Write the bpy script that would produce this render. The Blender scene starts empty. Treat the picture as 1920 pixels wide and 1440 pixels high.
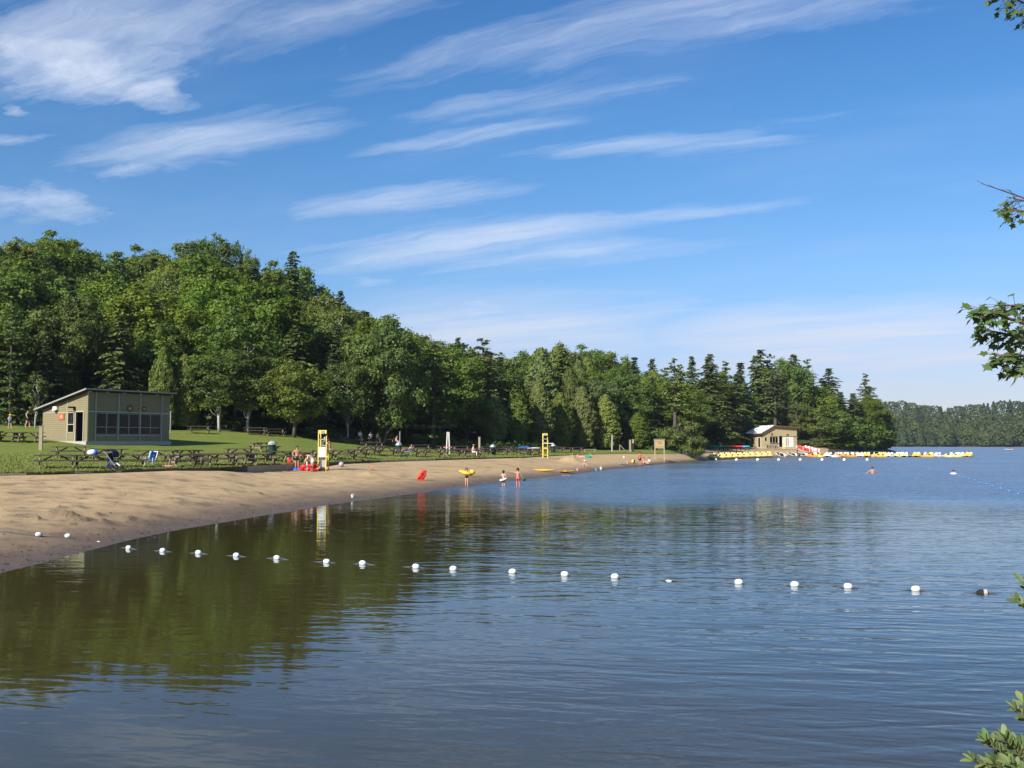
import bpy, math, random
import numpy as np
from mathutils import Vector, Matrix, noise as mnoise

random.seed(7)
rng = np.random.default_rng(7)
S = bpy.context.scene
COL = S.collection
R = math.radians

# ------------------------------------------------------------------ camera, sky, sun, exposure
F = 1900.0                     # focal length in photo pixels (photo 1920 wide)
HOR = 831.0                    # horizon row
PITCH = math.atan((HOR - 720.0) / F)
EYE = 3.0                      # eye height above the lake
cam_d = bpy.data.cameras.new('camera')
cam_d.sensor_width = 36.0
cam_d.lens = 36.0 * F / 1920.0
cam_d.clip_start = 0.1
cam_d.clip_end = 20000
cam = bpy.data.objects.new('camera', cam_d)
COL.objects.link(cam)
cam.location = (0, 0, EYE)
cam.rotation_euler = (R(90) + PITCH, 0, 0)
S.camera = cam

SUN_AZ = (-0.60, -0.80)        # horizontal direction towards the sun (behind the camera, left)
SUN_EL = R(33)
sun_d = bpy.data.lights.new('sun', 'SUN')
sun_d.energy = 5.0
sun_d.angle = R(0.55)
sun_d.color = (1.0, 0.94, 0.84)
sun = bpy.data.objects.new('sun', sun_d)
COL.objects.link(sun)
sdir = Vector((SUN_AZ[0] * math.cos(SUN_EL), SUN_AZ[1] * math.cos(SUN_EL), math.sin(SUN_EL))).normalized()
sun.rotation_euler = sdir.to_track_quat('Z', 'Y').to_euler()

S.view_settings.view_transform = 'Standard'
S.view_settings.look = 'None'
S.view_settings.exposure = 0.6
S.view_settings.gamma = 1.0
S.view_settings.use_curve_mapping = False
S.cycles.max_bounces = 8
S.cycles.transparent_max_bounces = 12
S.cycles.caustics_reflective = False
S.cycles.caustics_refractive = False
S.cycles.sample_clamp_indirect = 4.0


def ray(px, py):
    cx = (px - 960.0) / F
    cy = (720.0 - py) / F
    c, s = math.cos(PITCH), math.sin(PITCH)
    return Vector((cx, c - cy * s, s + cy * c))


def at(px, py, Y):
    d = ray(px, py)
    return Vector((d.x / d.y * Y, Y, EYE + d.z / d.y * Y))


def onz(px, py, z=0.0):
    d = ray(px, py)
    t = (z - EYE) / d.z
    return Vector((d.x * t, d.y * t, z))


class NT:
    """tiny helper for node trees"""
    def __init__(s, tree):
        s.t = tree
        s.n = tree.nodes
        s.l = tree.links

    def add(s, kind, **kw):
        n = s.n.new(kind)
        for k, v in kw.items():
            setattr(n, k, v)
        return n

    def put(s, sock, val):
        if isinstance(val, bpy.types.NodeSocket):
            s.l.new(val, sock)
        else:
            sock.default_value = val

    def math(s, op, a, b=None, c=None, clamp=False):
        n = s.add('ShaderNodeMath', operation=op, use_clamp=clamp)
        s.put(n.inputs[0], a)
        if b is not None:
            s.put(n.inputs[1], b)
        if c is not None:
            s.put(n.inputs[2], c)
        return n.outputs[0]

    def vmath(s, op, a, b=None, out=0):
        n = s.add('ShaderNodeVectorMath', operation=op)
        s.put(n.inputs[0], a)
        if b is not None:
            s.put(n.inputs[1], b)
        return n.outputs[out]

    def noise(s, vec, scale, detail=4, rough=0.55, dist=0.0, out='Fac'):
        n = s.add('ShaderNodeTexNoise')
        if vec is not None:
            s.l.new(vec, n.inputs['Vector'])
        n.inputs['Scale'].default_value = scale
        n.inputs['Detail'].default_value = detail
        n.inputs['Roughness'].default_value = rough
        n.inputs['Distortion'].default_value = dist
        return n.outputs[out]

    def ramp(s, fac, stops, interp='LINEAR'):
        n = s.add('ShaderNodeValToRGB')
        n.color_ramp.interpolation = interp
        e = n.color_ramp.elements
        while len(e) < len(stops):
            e.new(0.5)
        for i, (p, c) in enumerate(stops):
            e[i].position = p
            e[i].color = (*c, 1) if len(c) == 3 else c
        s.put(n.inputs[0], fac)
        return n.outputs[0]

    def mapr(s, v, a, b, c=0.0, d=1.0, smooth=False):
        n = s.add('ShaderNodeMapRange')
        if smooth:
            n.interpolation_type = 'SMOOTHSTEP'
        n.clamp = True
        s.put(n.inputs[0], v)
        for i, x in enumerate((a, b, c, d)):
            n.inputs[i + 1].default_value = x
        return n.outputs[0]

    def mix(s, fac, a, b, blend='MIX'):
        n = s.add('ShaderNodeMix', data_type='RGBA', blend_type=blend)
        s.put(n.inputs[0], fac)
        for sock, v in ((n.inputs[6], a), (n.inputs[7], b)):
            if isinstance(v, bpy.types.NodeSocket):
                s.l.new(v, sock)
            else:
                sock.default_value = (*v, 1) if len(v) == 3 else v
        return n.outputs[2]


# ---- world: Nishita sky with streaks of cirrus mixed over it (in sky directions)
W = bpy.data.worlds.new('World')
S.world = W
W.use_nodes = True
w = NT(W.node_tree)
w.n.clear()
out = w.add('ShaderNodeOutputWorld')
bg = w.add('ShaderNodeBackground')
sky = w.add('ShaderNodeTexSky', sky_type='NISHITA')
sky.sun_disc = False
sky.sun_elevation = SUN_EL
sky.sun_rotation = math.atan2(SUN_AZ[0], SUN_AZ[1])
sky.altitude = 300
sky.air_density = 1.0
sky.dust_density = 0.35
sky.ozone_density = 2.4
SKY_K = 0.082
bg.inputs['Strength'].default_value = SKY_K
w.l.new(bg.outputs[0], out.inputs[0])
tc = w.add('ShaderNodeTexCoord')
sep = w.add('ShaderNodeSeparateXYZ')
w.l.new(tc.outputs['Generated'], sep.inputs[0])
zz = w.math('MAXIMUM', sep.outputs[2], 0.0)
den = w.math('ADD', zz, 0.08)
qx = w.math('DIVIDE', sep.outputs[0], den)
qy = w.math('DIVIDE', sep.outputs[1], den)
CA = math.atan2(-0.46, 0.888)   # streak direction in the cloud plane
ca, sa = math.cos(CA), math.sin(CA)
qa = w.math('ADD', w.math('MULTIPLY', qx, ca), w.math('MULTIPLY', qy, sa))
qb = w.math('SUBTRACT', w.math('MULTIPLY', qy, ca), w.math('MULTIPLY', qx, sa))
comb = w.add('ShaderNodeCombineXYZ')
w.l.new(qa, comb.inputs[0])
w.l.new(qb, comb.inputs[1])
Q = comb.outputs[0]


def q_of(px, py):
    d = ray(px, py).normalized()
    k = max(d.z, 0) + 0.08
    x, y = d.x / k, d.y / k
    return x * ca + y * sa, y * ca - x * sa


# fibres: noise drawn out along the streaks, warped
warp = w.noise(w.vmath('MULTIPLY', Q, (0.9, 1.6, 1)), 1.0, 3, 0.5, out='Color')
warp = w.vmath('SUBTRACT', warp, (0.5, 0.5, 0.5))
Qw = w.vmath('ADD', Q, w.vmath('MULTIPLY', warp, (0.5, 0.30, 0)))
warp2 = w.noise(w.vmath('MULTIPLY', Q, (2.6, 4.2, 1)), 1.6, 4, 0.6, out='Color')
Qw = w.vmath('ADD', Qw, w.vmath('MULTIPLY', w.vmath('SUBTRACT', warp2, (0.5, 0.5, 0.5)), (0.24, 0.10, 0)))
fib = w.noise(w.vmath('MULTIPLY', Qw, (0.75, 6.0, 1)), 1.0, 10, 0.68)
soft = w.noise(w.vmath('MULTIPLY', Qw, (0.8, 1.9, 1)), 1.3, 6, 0.6)
puff = w.noise(w.vmath('MULTIPLY', Qw, (2.2, 3.2, 1)), 1.6, 8, 0.62)
# where the clouds are: soft elongated patches given by two sky directions each
PATCH = [  # (x0,y0, x1,y1, half width px, weight, kind)
    (-160, 95, 520, 10, 60, 0.66, 'f'), (-60, 150, 400, 95, 60, 0.74, 'p'), (-80, 190, 200, 150, 26, .5, 'f'), (230, 160, 410, 180, 26, 0.75, 'p'),
    (380, 70, 900, -30, 60, 0.45, 'f'), (700, 155, 1560, -20, 52, 0.70, 'f'), (1000, 110, 1720, 10, 24, 0.60, 'f'), (640, 175, 1000, 110, 26, 0.5, 'f'),
    (760, 225, 1220, 158, 24, 0.50, 'f'), (140, 325, 630, 215, 34, 0.72, 'f'), (150, 335, 480, 305, 16, 0.40, 'p'),
    (-40, 400, 170, 375, 32, 0.60, 'p'), (-30, 275, 130, 262, 14, 0.40, 'p'), (0, 215, 50, 205, 14, 0.55, 'p'),
    (640, 285, 1100, 240, 14, 0.40, 'f'), (960, 300, 1480, 248, 18, 0.62, 'f'), (1400, 230, 1640, 200, 8, 0.30, 'f'),
    (570, 402, 965, 356, 19, 0.68, 'f'), (570, 505, 1150, 412, 32, 0.78, 'f'), (1120, 418, 1520, 370, 13, .55, 'f'), (700, 510, 1330, 455, 20, 0.55, 'f'),
    (1050, 420, 1470, 375, 15, 0.55, 'f'), (620, 535, 740, 525, 12, 0.3, 'p'),
    (850, 585, 970, 575, 20, 0.70, 'p'), (760, 620, 1300, 572, 30, 0.62, 'f'), (780, 650, 1100, 625, 40, 0.60, 'f'),
    (1240, 640, 1980, 615, 36, 0.85, 'h'), (1250, 675, 2000, 660, 32, 0.95, 'h'), (1500, 722, 2000, 718, 26, 0.55, 'h'), (700, 645, 1200, 625, 44, .85, 'h'),
    (300, 60, 420, 45, 30, 0.35, 'p'),
]
masks = {'f': None, 'p': None, 'h': None}
for (x0, y0, x1, y1, hw, wt, kd) in PATCH:
    a0, b0 = q_of(x0, y0)
    a1, b1 = q_of(x1, y1)
    xm, ym = (x0 + x1) / 2, (y0 + y1) / 2
    ac, bc = q_of(xm, ym)
    au, bu = q_of(xm, ym - hw)
    ad, bd = q_of(xm, ym + hw)
    dx, dy = a1 - a0, b1 - b0
    L = math.hypot(dx, dy) / 2
    tx, ty = dx / (2 * L), dy / (2 * L)
    hwq = abs((au - ad) * (-ty) + (bu - bd) * tx) / 2
    mp = w.add('ShaderNodeMapping', vector_type='TEXTURE')
    mp.inputs['Location'].default_value = (ac, bc, 0)
    mp.inputs['Rotation'].default_value = (0, 0, math.atan2(ty, tx))
    mp.inputs['Scale'].default_value = (L * 1.35, hwq * 1.9, 1)
    w.l.new(Qw, mp.inputs['Vector'])
    sx_ = w.add('ShaderNodeSeparateXYZ')
    w.l.new(mp.outputs[0], sx_.inputs[0])
    ax = w.math('POWER', w.math('ABSOLUTE', sx_.outputs[0]), 2.6)
    by = w.math('POWER', w.math('ABSOLUTE', sx_.outputs[1]), 1.6)
    m = w.mapr(w.math('ADD', ax, by), 1.0, 0.0, 0.0, wt, False)
    masks[kd] = m if masks[kd] is None else w.math('MAXIMUM', masks[kd], m)
# a general thin cirrus carries on all over the rest of the sky
front = w.mapr(sep.outputs[1], 0.55, 0.15, 0.0, 1.0, True)
gen = w.math('MULTIPLY', w.mapr(soft, 0.48, 0.75, 0.0, 0.5, True), front)
fine = w.noise(w.vmath('MULTIPLY', Qw, (1.9, 17.0, 1)), 1.0, 7, 0.7)
vf = w.math('ADD', w.math('MULTIPLY', fib, 0.50), w.math('ADD', w.math('MULTIPLY', soft, 0.30), w.math('MULTIPLY', fine, 0.20)))
cov_f = w.mapr(w.math('ADD', vf, w.math('MULTIPLY', masks['f'], 0.42)), 0.60, 1.04, 0.0, 0.85)
cov_f = w.math('POWER', cov_f, 1.15)
vp = w.math('ADD', w.math('MULTIPLY', puff, 0.62), w.math('ADD', w.math('MULTIPLY', fib, 0.18), w.math('MULTIPLY', fine, 0.20)))
cov_p = w.mapr(w.math('ADD', vp, w.math('MULTIPLY', masks['p'], 0.44)), 0.62, 1.00, 0.0, 0.85)
cov_h = w.math('MULTIPLY', masks['h'], w.math('ADD', w.mapr(soft, 0.3, 0.65, 0.25, 0.75), w.mapr(fib, 0.3, 0.7, 0.0, 0.35)))
veil = w.math('MULTIPLY', w.mapr(soft, 0.42, 0.72, 0.0, 0.05, True), 1.0)
cov = w.math('ADD', w.math('MAXIMUM', cov_h, w.math('MAXIMUM', w.math('MAXIMUM', cov_f, cov_p), gen)), veil, clamp=True)
upok = w.mapr(sep.outputs[2], -0.01, 0.02)
cov = w.math('MULTIPLY', w.math('MULTIPLY', cov, upok), 0.92)
air = w.ramp(w.mapr(sep.outputs[2], 0.0, 0.5), [(0.0, (0.70, 0.66, 0.82)), (0.14, (0.64, 0.69, 0.93)), (0.32, (0.64, 0.85, 1.07)), (0.60, (0.49, 0.87, 1.15)), (1.0, (0.34, 0.76, 1.16))])
skycol = w.mix(1.0, sky.outputs[0], air, 'MULTIPLY')
cloudcol = w.mix(w.mapr(sep.outputs[2], 0.03, 0.30), (5.6, 5.75, 6.6), (8.0, 8.4, 9.2))
final = w.mix(cov, skycol, cloudcol)
w.l.new(final, bg.inputs['Color'])


# ------------------------------------------------------------------ helpers
def tag(o, label=None, cat=None, group=None, kind=None):
    if label:
        o['label'] = label
    if cat:
        o['category'] = cat
    if group:
        o['group'] = group
    if kind:
        o['kind'] = kind
    return o


def empty(name, loc=(0, 0, 0), rz=0.0, label=None, cat=None, group=None, scale=None):
    o = bpy.data.objects.new(name, None)
    o.empty_display_size = 0.2
    COL.objects.link(o)
    o.location = loc
    o.rotation_euler = (0, 0, rz)
    if scale is not None:
        o.scale = scale
    return tag(o, label, cat, group)


def link(name, me, mat=None, parent=None):
    o = bpy.data.objects.new(name, me)
    COL.objects.link(o)
    if mat is not None and not me.materials:
        me.materials.append(mat)
    if parent is not None:
        o.parent = parent
    return o


KIDS = {}


def copy_tree(o, parent=None):
    c = o.copy()
    COL.objects.link(c)
    if parent is not None:
        c.parent = parent
    for ch in [x for x in S.objects if x.parent is o] if o.name not in KIDS else KIDS[o.name]:
        copy_tree(ch, c)
    return c


def cache_kids():
    KIDS.clear()
    for o in S.objects:
        KIDS.setdefault(o.name, [])
        if o.parent is not None:
            KIDS.setdefault(o.parent.name, []).append(o)


class MB:
    def __init__(s):
        s.v = []
        s.f = []

    def add(s, vs, fs):
        n = len(s.v)
        s.v += [tuple(v) for v in vs]
        s.f += [tuple(i + n for i in f) for f in fs]
        return s

    def box(s, c, d, M=None):
        x, y, z = d[0] / 2, d[1] / 2, d[2] / 2
        vs = [Vector((sx * x, sy * y, sz * z)) for sz in (-1, 1) for sy in (-1, 1) for sx in (-1, 1)]
        if M is not None:
            vs = [M @ v for v in vs]
        vs = [v + Vector(c) for v in vs]
        return s.add(vs, [(0, 2, 3, 1), (4, 5, 7, 6), (0, 1, 5, 4), (2, 6, 7, 3), (0, 4, 6, 2), (1, 3, 7, 5)])

    def beam(s, a, b, wd, ht, up=(0, 0, 1)):
        a, b, up = Vector(a), Vector(b), Vector(up)
        d = (b - a).normalized()
        sd = d.cross(up)
        if sd.length < 1e-4:
            sd = d.cross(Vector((0, 1, 0)))
        sd.normalize()
        u = sd.cross(d)
        vs = []
        for p in (a, b):
            for (i, j) in ((-1, -1), (1, -1), (1, 1), (-1, 1)):
                vs.append(p + sd * (i * wd / 2) + u * (j * ht / 2))
        return s.add(vs, [(0, 1, 2, 3), (7, 6, 5, 4), (0, 4, 5, 1), (1, 5, 6, 2), (2, 6, 7, 3), (3, 7, 4, 0)])

    def tube(s, pts, rad, n=6, cap=True):
        pts = [Vector(p) for p in pts]
        if not isinstance(rad, (list, tuple)):
            rad = [rad] * len(pts)
        base = len(s.v)
        up = Vector((0.13, 0.21, 1)).normalized()
        for i, p in enumerate(pts):
            d = (pts[min(i + 1, len(pts) - 1)] - pts[max(i - 1, 0)]).normalized()
            a = d.cross(up)
            if a.length < 0.1:
                a = d.cross(Vector((1, 0.2, 0)))
            a.normalize()
            b = d.cross(a)
            for k in range(n):
                t = 2 * math.pi * k / n
                s.v.append(tuple(p + (a * math.cos(t) + b * math.sin(t)) * rad[i]))
        for i in range(len(pts) - 1):
            for k in range(n):
                q = base + i * n
                s.f.append((q + k, q + n + k, q + n + (k + 1) % n, q + (k + 1) % n))
        if cap:
            s.f.append(tuple(base + k for k in range(n)))
            s.f.append(tuple(base + (len(pts) - 1) * n + k for k in reversed(range(n))))
        return s

    def lathe(s, prof, n=12, c=(0, 0, 0)):
        base = len(s.v)
        for (r, z) in prof:
            for k in range(n):
                t = 2 * math.pi * k / n
                s.v.append((c[0] + r * math.cos(t), c[1] + r * math.sin(t), c[2] + z))
        for i in range(len(prof) - 1):
            for k in range(n):
                q = base + i * n
                s.f.append((q + k, q + (k + 1) % n, q + n + (k + 1) % n, q + n + k))
        s.f.append(tuple(base + k for k in reversed(range(n))))
        s.f.append(tuple(base + (len(prof) - 1) * n + k for k in range(n)))
        return s

    def ball(s, c, r, n=10, m=6, M=None, squash=None):
        base = len(s.v)
        if not isinstance(r, (list, tuple)):
            r = (r, r, r)
        c = Vector(c)

        def put(v):
            v = Vector((v[0] * r[0], v[1] * r[1], v[2] * r[2]))
            if M is not None:
                v = M @ v
            s.v.append(tuple(v + c))
        put((0, 0, -1))
        for i in range(1, m):
            ph = -math.pi / 2 + math.pi * i / m
            for k in range(n):
                t = 2 * math.pi * k / n
                put((math.cos(ph) * math.cos(t), math.cos(ph) * math.sin(t), math.sin(ph)))
        put((0, 0, 1))
        for k in range(n):
            s.f.append((base, base + 1 + (k + 1) % n, base + 1 + k))
            for i in range(m - 2):
                q = base + 1 + i * n
                s.f.append((q + k, q + (k + 1) % n, q + n + (k + 1) % n, q + n + k))
            s.f.append((base + 1 + (m - 2) * n + k, base + 1 + (m - 2) * n + (k + 1) % n, base + 1 + (m - 1) * n))
        return s

    def torus(s, c, Rr, r, n=16, m=8, M=None):
        base = len(s.v)
        for i in range(n):
            a = 2 * math.pi * i / n
            for k in range(m):
                b = 2 * math.pi * k / m
                v = Vector(((Rr + r * math.cos(b)) * math.cos(a), (Rr + r * math.cos(b)) * math.sin(a), r * math.sin(b)))
                if M is not None:
                    v = M @ v
                s.v.append(tuple(v + Vector(c)))
        for i in range(n):
            for k in range(m):
                j, l = (i + 1) % n, (k + 1) % m
                s.f.append((base + i * m + k, base + j * m + k, base + j * m + l, base + i * m + l))
        return s

    def prism(s, poly, z0, z1):
        n = len(poly)
        vs = [(p[0], p[1], z0) for p in poly] + [(p[0], p[1], z1) for p in poly]
        fs = [tuple(reversed(range(n))), tuple(range(n, 2 * n))] + [(i, (i + 1) % n, n + (i + 1) % n, n + i) for i in range(n)]
        return s.add(vs, fs)

    def loft(s, rings, closed=True):
        """rings: list of equal-length point lists"""
        base = len(s.v)
        n = len(rings[0])
        for r in rings:
            s.v += [tuple(p) for p in r]
        for i in range(len(rings) - 1):
            for k in range(n if closed else n - 1):
                q = base + i * n
                s.f.append((q + k, q + (k + 1) % n, q + n + (k + 1) % n, q + n + k))
        if closed:
            s.f.append(tuple(base + k for k in reversed(range(n))))
            s.f.append(tuple(base + (len(rings) - 1) * n + k for k in range(n)))
        return s

    def mesh(s, name, smooth=False):
        me = bpy.data.meshes.new(name)
        me.from_pydata(s.v, [], s.f)
        if smooth:
            me.polygons.foreach_set('use_smooth', [True] * len(me.polygons))
        me.update()
        return me

    def build(s, name, mat, parent=None, smooth=False):
        return link(name, s.mesh(name, smooth), mat, parent)


def quads_mesh(name, V, tone=None, smooth=False):
    """V (n,4,3) array of quads"""
    n = len(V)
    me = bpy.data.meshes.new(name)
    me.vertices.add(n * 4)
    me.vertices.foreach_set('co', np.ascontiguousarray(V, dtype=np.float32).ravel())
    me.loops.add(n * 4)
    me.loops.foreach_set('vertex_index', np.arange(n * 4, dtype=np.int32))
    me.polygons.add(n)
    me.polygons.foreach_set('loop_start', np.arange(0, n * 4, 4, dtype=np.int32))
    me.polygons.foreach_set('loop_total', np.full(n, 4, dtype=np.int32))
    if tone is not None:
        a = me.attributes.new('tone', 'FLOAT', 'FACE')
        a.data.foreach_set('value', np.asarray(tone, dtype=np.float32))
    me.update()
    me.validate()
    return me


# ------------------------------------------------------------------ materials
MATS = {}


def mat(name, c1, c2=None, rough=0.7, scale=6.0, bump=0.0, spec=0.3, metal=0.0, stretch=(1, 1, 1), detail=5):
    m = bpy.data.materials.new(name)
    m.use_nodes = True
    t = NT(m.node_tree)
    p = t.n['Principled BSDF']
    p.inputs['Roughness'].default_value = rough
    p.inputs['Specular IOR Level'].default_value = spec
    p.inputs['Metallic'].default_value = metal
    c2 = c2 or tuple(x * 0.78 for x in c1)
    tcn = t.add('ShaderNodeTexCoord')
    v = t.vmath('MULTIPLY', tcn.outputs['Object'], stretch)
    nz = t.noise(v, scale, detail, 0.6)
    col = t.mix(t.mapr(nz, 0.3, 0.7), c1, c2)
    t.l.new(col, p.inputs['Base Color'])
    if bump:
        b = t.add('ShaderNodeBump')
        b.inputs['Strength'].default_value = 0.6
        b.inputs['Distance'].default_value = bump
        t.l.new(nz, b.inputs['Height'])
        t.l.new(b.outputs[0], p.inputs['Normal'])
    MATS[name] = m
    return m


def leaf_mat(name, dark, light, trans=0.25, hue=0.018, val=0.22):
    m = bpy.data.materials.new(name)
    m.use_nodes = True
    t = NT(m.node_tree)
    t.n.clear()
    o = t.add('ShaderNodeOutputMaterial')
    at_ = t.add('ShaderNodeAttribute', attribute_name='tone')
    oi = t.add('ShaderNodeObjectInfo')
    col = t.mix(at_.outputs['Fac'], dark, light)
    hs = t.add('ShaderNodeHueSaturation')
    t.l.new(col, hs.inputs['Color'])
    t.put(hs.inputs['Hue'], t.mapr(oi.outputs['Random'], 0, 1, 0.5 - hue, 0.5 + hue))
    r2 = t.math('FRACT', t.math('MULTIPLY', oi.outputs['Random'], 17.31))
    t.put(hs.inputs['Value'], t.mapr(r2, 0, 1, 1 - val, 1 + val))
    r3 = t.math('FRACT', t.math('MULTIPLY', oi.outputs['Random'], 41.77))
    t.put(hs.inputs['Saturation'], t.mapr(r3, 0, 1, 0.85, 1.08))
    d = t.add('ShaderNodeBsdfDiffuse')
    tr = t.add('ShaderNodeBsdfTranslucent')
    gl = t.add('ShaderNodeBsdfGlossy')
    gl.inputs['Roughness'].default_value = 0.6
    gl.inputs['Color'].default_value = (0.9, 0.95, 1, 1)
    t.l.new(hs.outputs[0], d.inputs['Color'])
    ty = t.mix(1.0, hs.outputs[0], (1.25, 1.2, 0.55), 'MULTIPLY')
    t.l.new(ty, tr.inputs['Color'])
    mx = t.add('ShaderNodeMixShader')
    mx.inputs[0].default_value = trans
    t.l.new(d.outputs[0], mx.inputs[1])
    t.l.new(tr.outputs[0], mx.inputs[2])
    mx2 = t.add('ShaderNodeMixShader')
    mx2.inputs[0].default_value = 0.012
    t.l.new(mx.outputs[0], mx2.inputs[1])
    t.l.new(gl.outputs[0], mx2.inputs[2])
    t.l.new(mx2.outputs[0], o.inputs[0])
    MATS[name] = m
    return m


LEAF = dict(
    broad=leaf_mat('leaf_broad', (0.059, 0.1015, 0.0142), (0.1947, 0.262, 0.0378), 0.36),
    bright=leaf_mat('leaf_bright', (0.0682, 0.1298, 0.0154), (0.2035, 0.2882, 0.0374), 0.38),
    birch=leaf_mat('leaf_birch', (0.0672, 0.103, 0.0269), (0.1904, 0.233, 0.0582), 0.36),
    hemlock=leaf_mat('needle_hemlock', (0.0504, 0.0874, 0.0224), (0.1624, 0.2128, 0.047), 0.23),
    spruce=leaf_mat('needle_spruce', (0.0462, 0.077, 0.0396), (0.121, 0.1705, 0.0748), 0.2),
    pine=leaf_mat('needle_pine', (0.056, 0.0918, 0.0302), (0.168, 0.2184, 0.0594), 0.23),
    cedar=leaf_mat('spray_cedar', (0.0667, 0.1012, 0.0172), (0.1898, 0.2357, 0.0437), 0.26),
    olive=leaf_mat('leaf_olive', (0.0726, 0.0968, 0.0242), (0.187, 0.2068, 0.0484), 0.33),
)
LEAF['far'] = leaf_mat('leaf_far', (0.026, 0.050, 0.012), (0.078, 0.112, 0.024), 0.06)
BARK = mat('bark', (0.13, 0.105, 0.085), (0.06, 0.048, 0.04), 0.9, 5, 0.02, stretch=(3, 3, 0.6))
BIRCHBARK = mat('birch_bark', (0.62, 0.60, 0.55), (0.22, 0.20, 0.18), 0.8, 4, 0.0, stretch=(1, 1, 3))
WOOD_DK = mat('weathered_board', (0.105, 0.080, 0.062), (0.055, 0.043, 0.036), 0.85, 9, 0.004, stretch=(0.4, 4, 4))
WOOD_MD = mat('weathered_leg_sunlit', (0.27, 0.215, 0.145), (0.15, 0.118, 0.085), 0.85, 5, 0.004, stretch=(4, 4, 0.8))  # same wood as the table tops; sunlit tan put into the colour
WOOD_LT = mat('weathered_post', (0.40, 0.33, 0.22), (0.27, 0.22, 0.15), 0.85, 9, 0.004, stretch=(4, 4, 0.5))
SIDING = mat('stained_siding', (0.250, 0.207, 0.115), (0.205, 0.17, 0.094), 0.8, 3.0, 0.003, stretch=(0.5, 0.5, 5))
SIDING2 = mat('stained_siding_boathouse', (0.43, 0.352, 0.19), (0.37, 0.30, 0.16), 0.8, 1.2, 0.003, stretch=(0.5, 0.5, 3))
TRIM = mat('trim_paint', (0.46, 0.42, 0.30), (0.38, 0.35, 0.26), 0.7, 6)
WHITETRIM = mat('white_trim', (0.72, 0.70, 0.62), (0.62, 0.60, 0.54), 0.6, 6)
ROOFDK = mat('roof_dark', (0.035, 0.032, 0.034), (0.022, 0.02, 0.022), 0.8, 8)
FASCIA = mat('fascia_grey', (0.34, 0.32, 0.28), (0.27, 0.255, 0.225), 0.6, 4)
METALROOF = mat('roof_metal', (0.80, 0.79, 0.76), (0.72, 0.71, 0.69), 0.6, 3)
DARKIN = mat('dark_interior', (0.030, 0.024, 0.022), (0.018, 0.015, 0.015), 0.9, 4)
CONC = mat('concrete', (0.42, 0.40, 0.36), (0.33, 0.31, 0.28), 0.85, 5)
YELLOW = mat('yellow_paint', (0.80, 0.60, 0.11), (0.70, 0.51, 0.10), 0.5, 5)
YPLAST = mat('yellow_plastic', (0.85, 0.50, 0.05), (0.78, 0.44, 0.04), 0.45, 3)
YPALE = mat('pale_yellow_plastic', (0.88, 0.70, 0.26), (0.82, 0.63, 0.22), 0.5, 3)
ORANGE = mat('orange_plastic', (0.82, 0.34, 0.03), (0.74, 0.28, 0.03), 0.45, 3)
WPLAST = mat('white_plastic', (0.80, 0.78, 0.74), (0.70, 0.68, 0.64), 0.5, 3)
PINKISH = mat('faded_pink_plastic', (0.72, 0.50, 0.42), (0.64, 0.44, 0.37), 0.55, 3)
RED = mat('red_plastic', (0.72, 0.055, 0.03), (0.60, 0.04, 0.03), 0.5, 4)
REDCLOTH = mat('red_cloth', (0.65, 0.035, 0.035), (0.50, 0.025, 0.03), 0.85, 8)
GREENPL = mat('green_plastic', (0.02, 0.28, 0.17), (0.015, 0.20, 0.13), 0.5, 4)
CANOEGREEN = mat('canoe_green', (0.03, 0.42, 0.30), (0.025, 0.32, 0.23), 0.4, 2)
BINGREEN = mat('bin_green', (0.014, 0.055, 0.038), (0.010, 0.040, 0.03), 0.5, 4)
LIDMET = mat('bin_lid', (0.55, 0.57, 0.60), (0.42, 0.44, 0.47), 0.35, 4, metal=0.3)
GREYMET = mat('grey_metal', (0.32, 0.33, 0.34), (0.24, 0.25, 0.26), 0.5, 4, metal=0.4)
BLUECLOTH = mat('blue_cloth', (0.02, 0.17, 0.62), (0.02, 0.12, 0.48), 0.8, 4)
NAVY = mat('navy_cloth', (0.012, 0.016, 0.06), (0.010, 0.012, 0.04), 0.9, 6)
BLACK = mat('black_cloth', (0.012, 0.012, 0.014), (0.02, 0.02, 0.022), 0.9, 6)
WHITECL = mat('white_cloth', (0.80, 0.78, 0.76), (0.70, 0.68, 0.67), 0.85, 6)
PINKCL = mat('pink_cloth', (0.72, 0.30, 0.33), (0.62, 0.24, 0.27), 0.85, 6)
ORANGECL = mat('orange_cloth', (0.80, 0.17, 0.03), (0.70, 0.13, 0.025), 0.85, 6)
TEALCL = mat('teal_cloth', (0.03, 0.35, 0.36), (0.03, 0.27, 0.28), 0.85, 6)
LIGHTBLUE = mat('light_blue_plastic', (0.10, 0.42, 0.62), (0.08, 0.34, 0.54), 0.5, 4)
ROPEBLUE = mat('blue_float', (0.07, 0.26, 0.50), (0.05, 0.20, 0.42), 0.5, 4)
SKIN = mat('skin', (0.62, 0.36, 0.25), (0.56, 0.31, 0.21), 0.6, 6)
SKINTAN = mat('skin_tanned', (0.48, 0.25, 0.155), (0.42, 0.21, 0.13), 0.6, 6)
HAIR = mat('brown_hair', (0.045, 0.026, 0.016), (0.025, 0.015, 0.01), 0.7, 12)
HAIRBL = mat('fair_hair', (0.32, 0.21, 0.10), (0.24, 0.15, 0.07), 0.7, 12)
ROPE = mat('rope', (0.11, 0.12, 0.14), (0.07, 0.08, 0.10), 0.8, 10)
SIGNWOOD = mat('sign_board', (0.50, 0.34, 0.13), (0.42, 0.28, 0.10), 0.7, 5)
SIGNRED = mat('sign_red', (0.50, 0.11, 0.06), (0.40, 0.08, 0.05), 0.7, 5)
SIGNBROWN = mat('sign_brown', (0.15, 0.085, 0.045), (0.10, 0.06, 0.035), 0.7, 5)
GLASS = bpy.data.materials.new('window_glass')
GLASS.use_nodes = True
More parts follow.
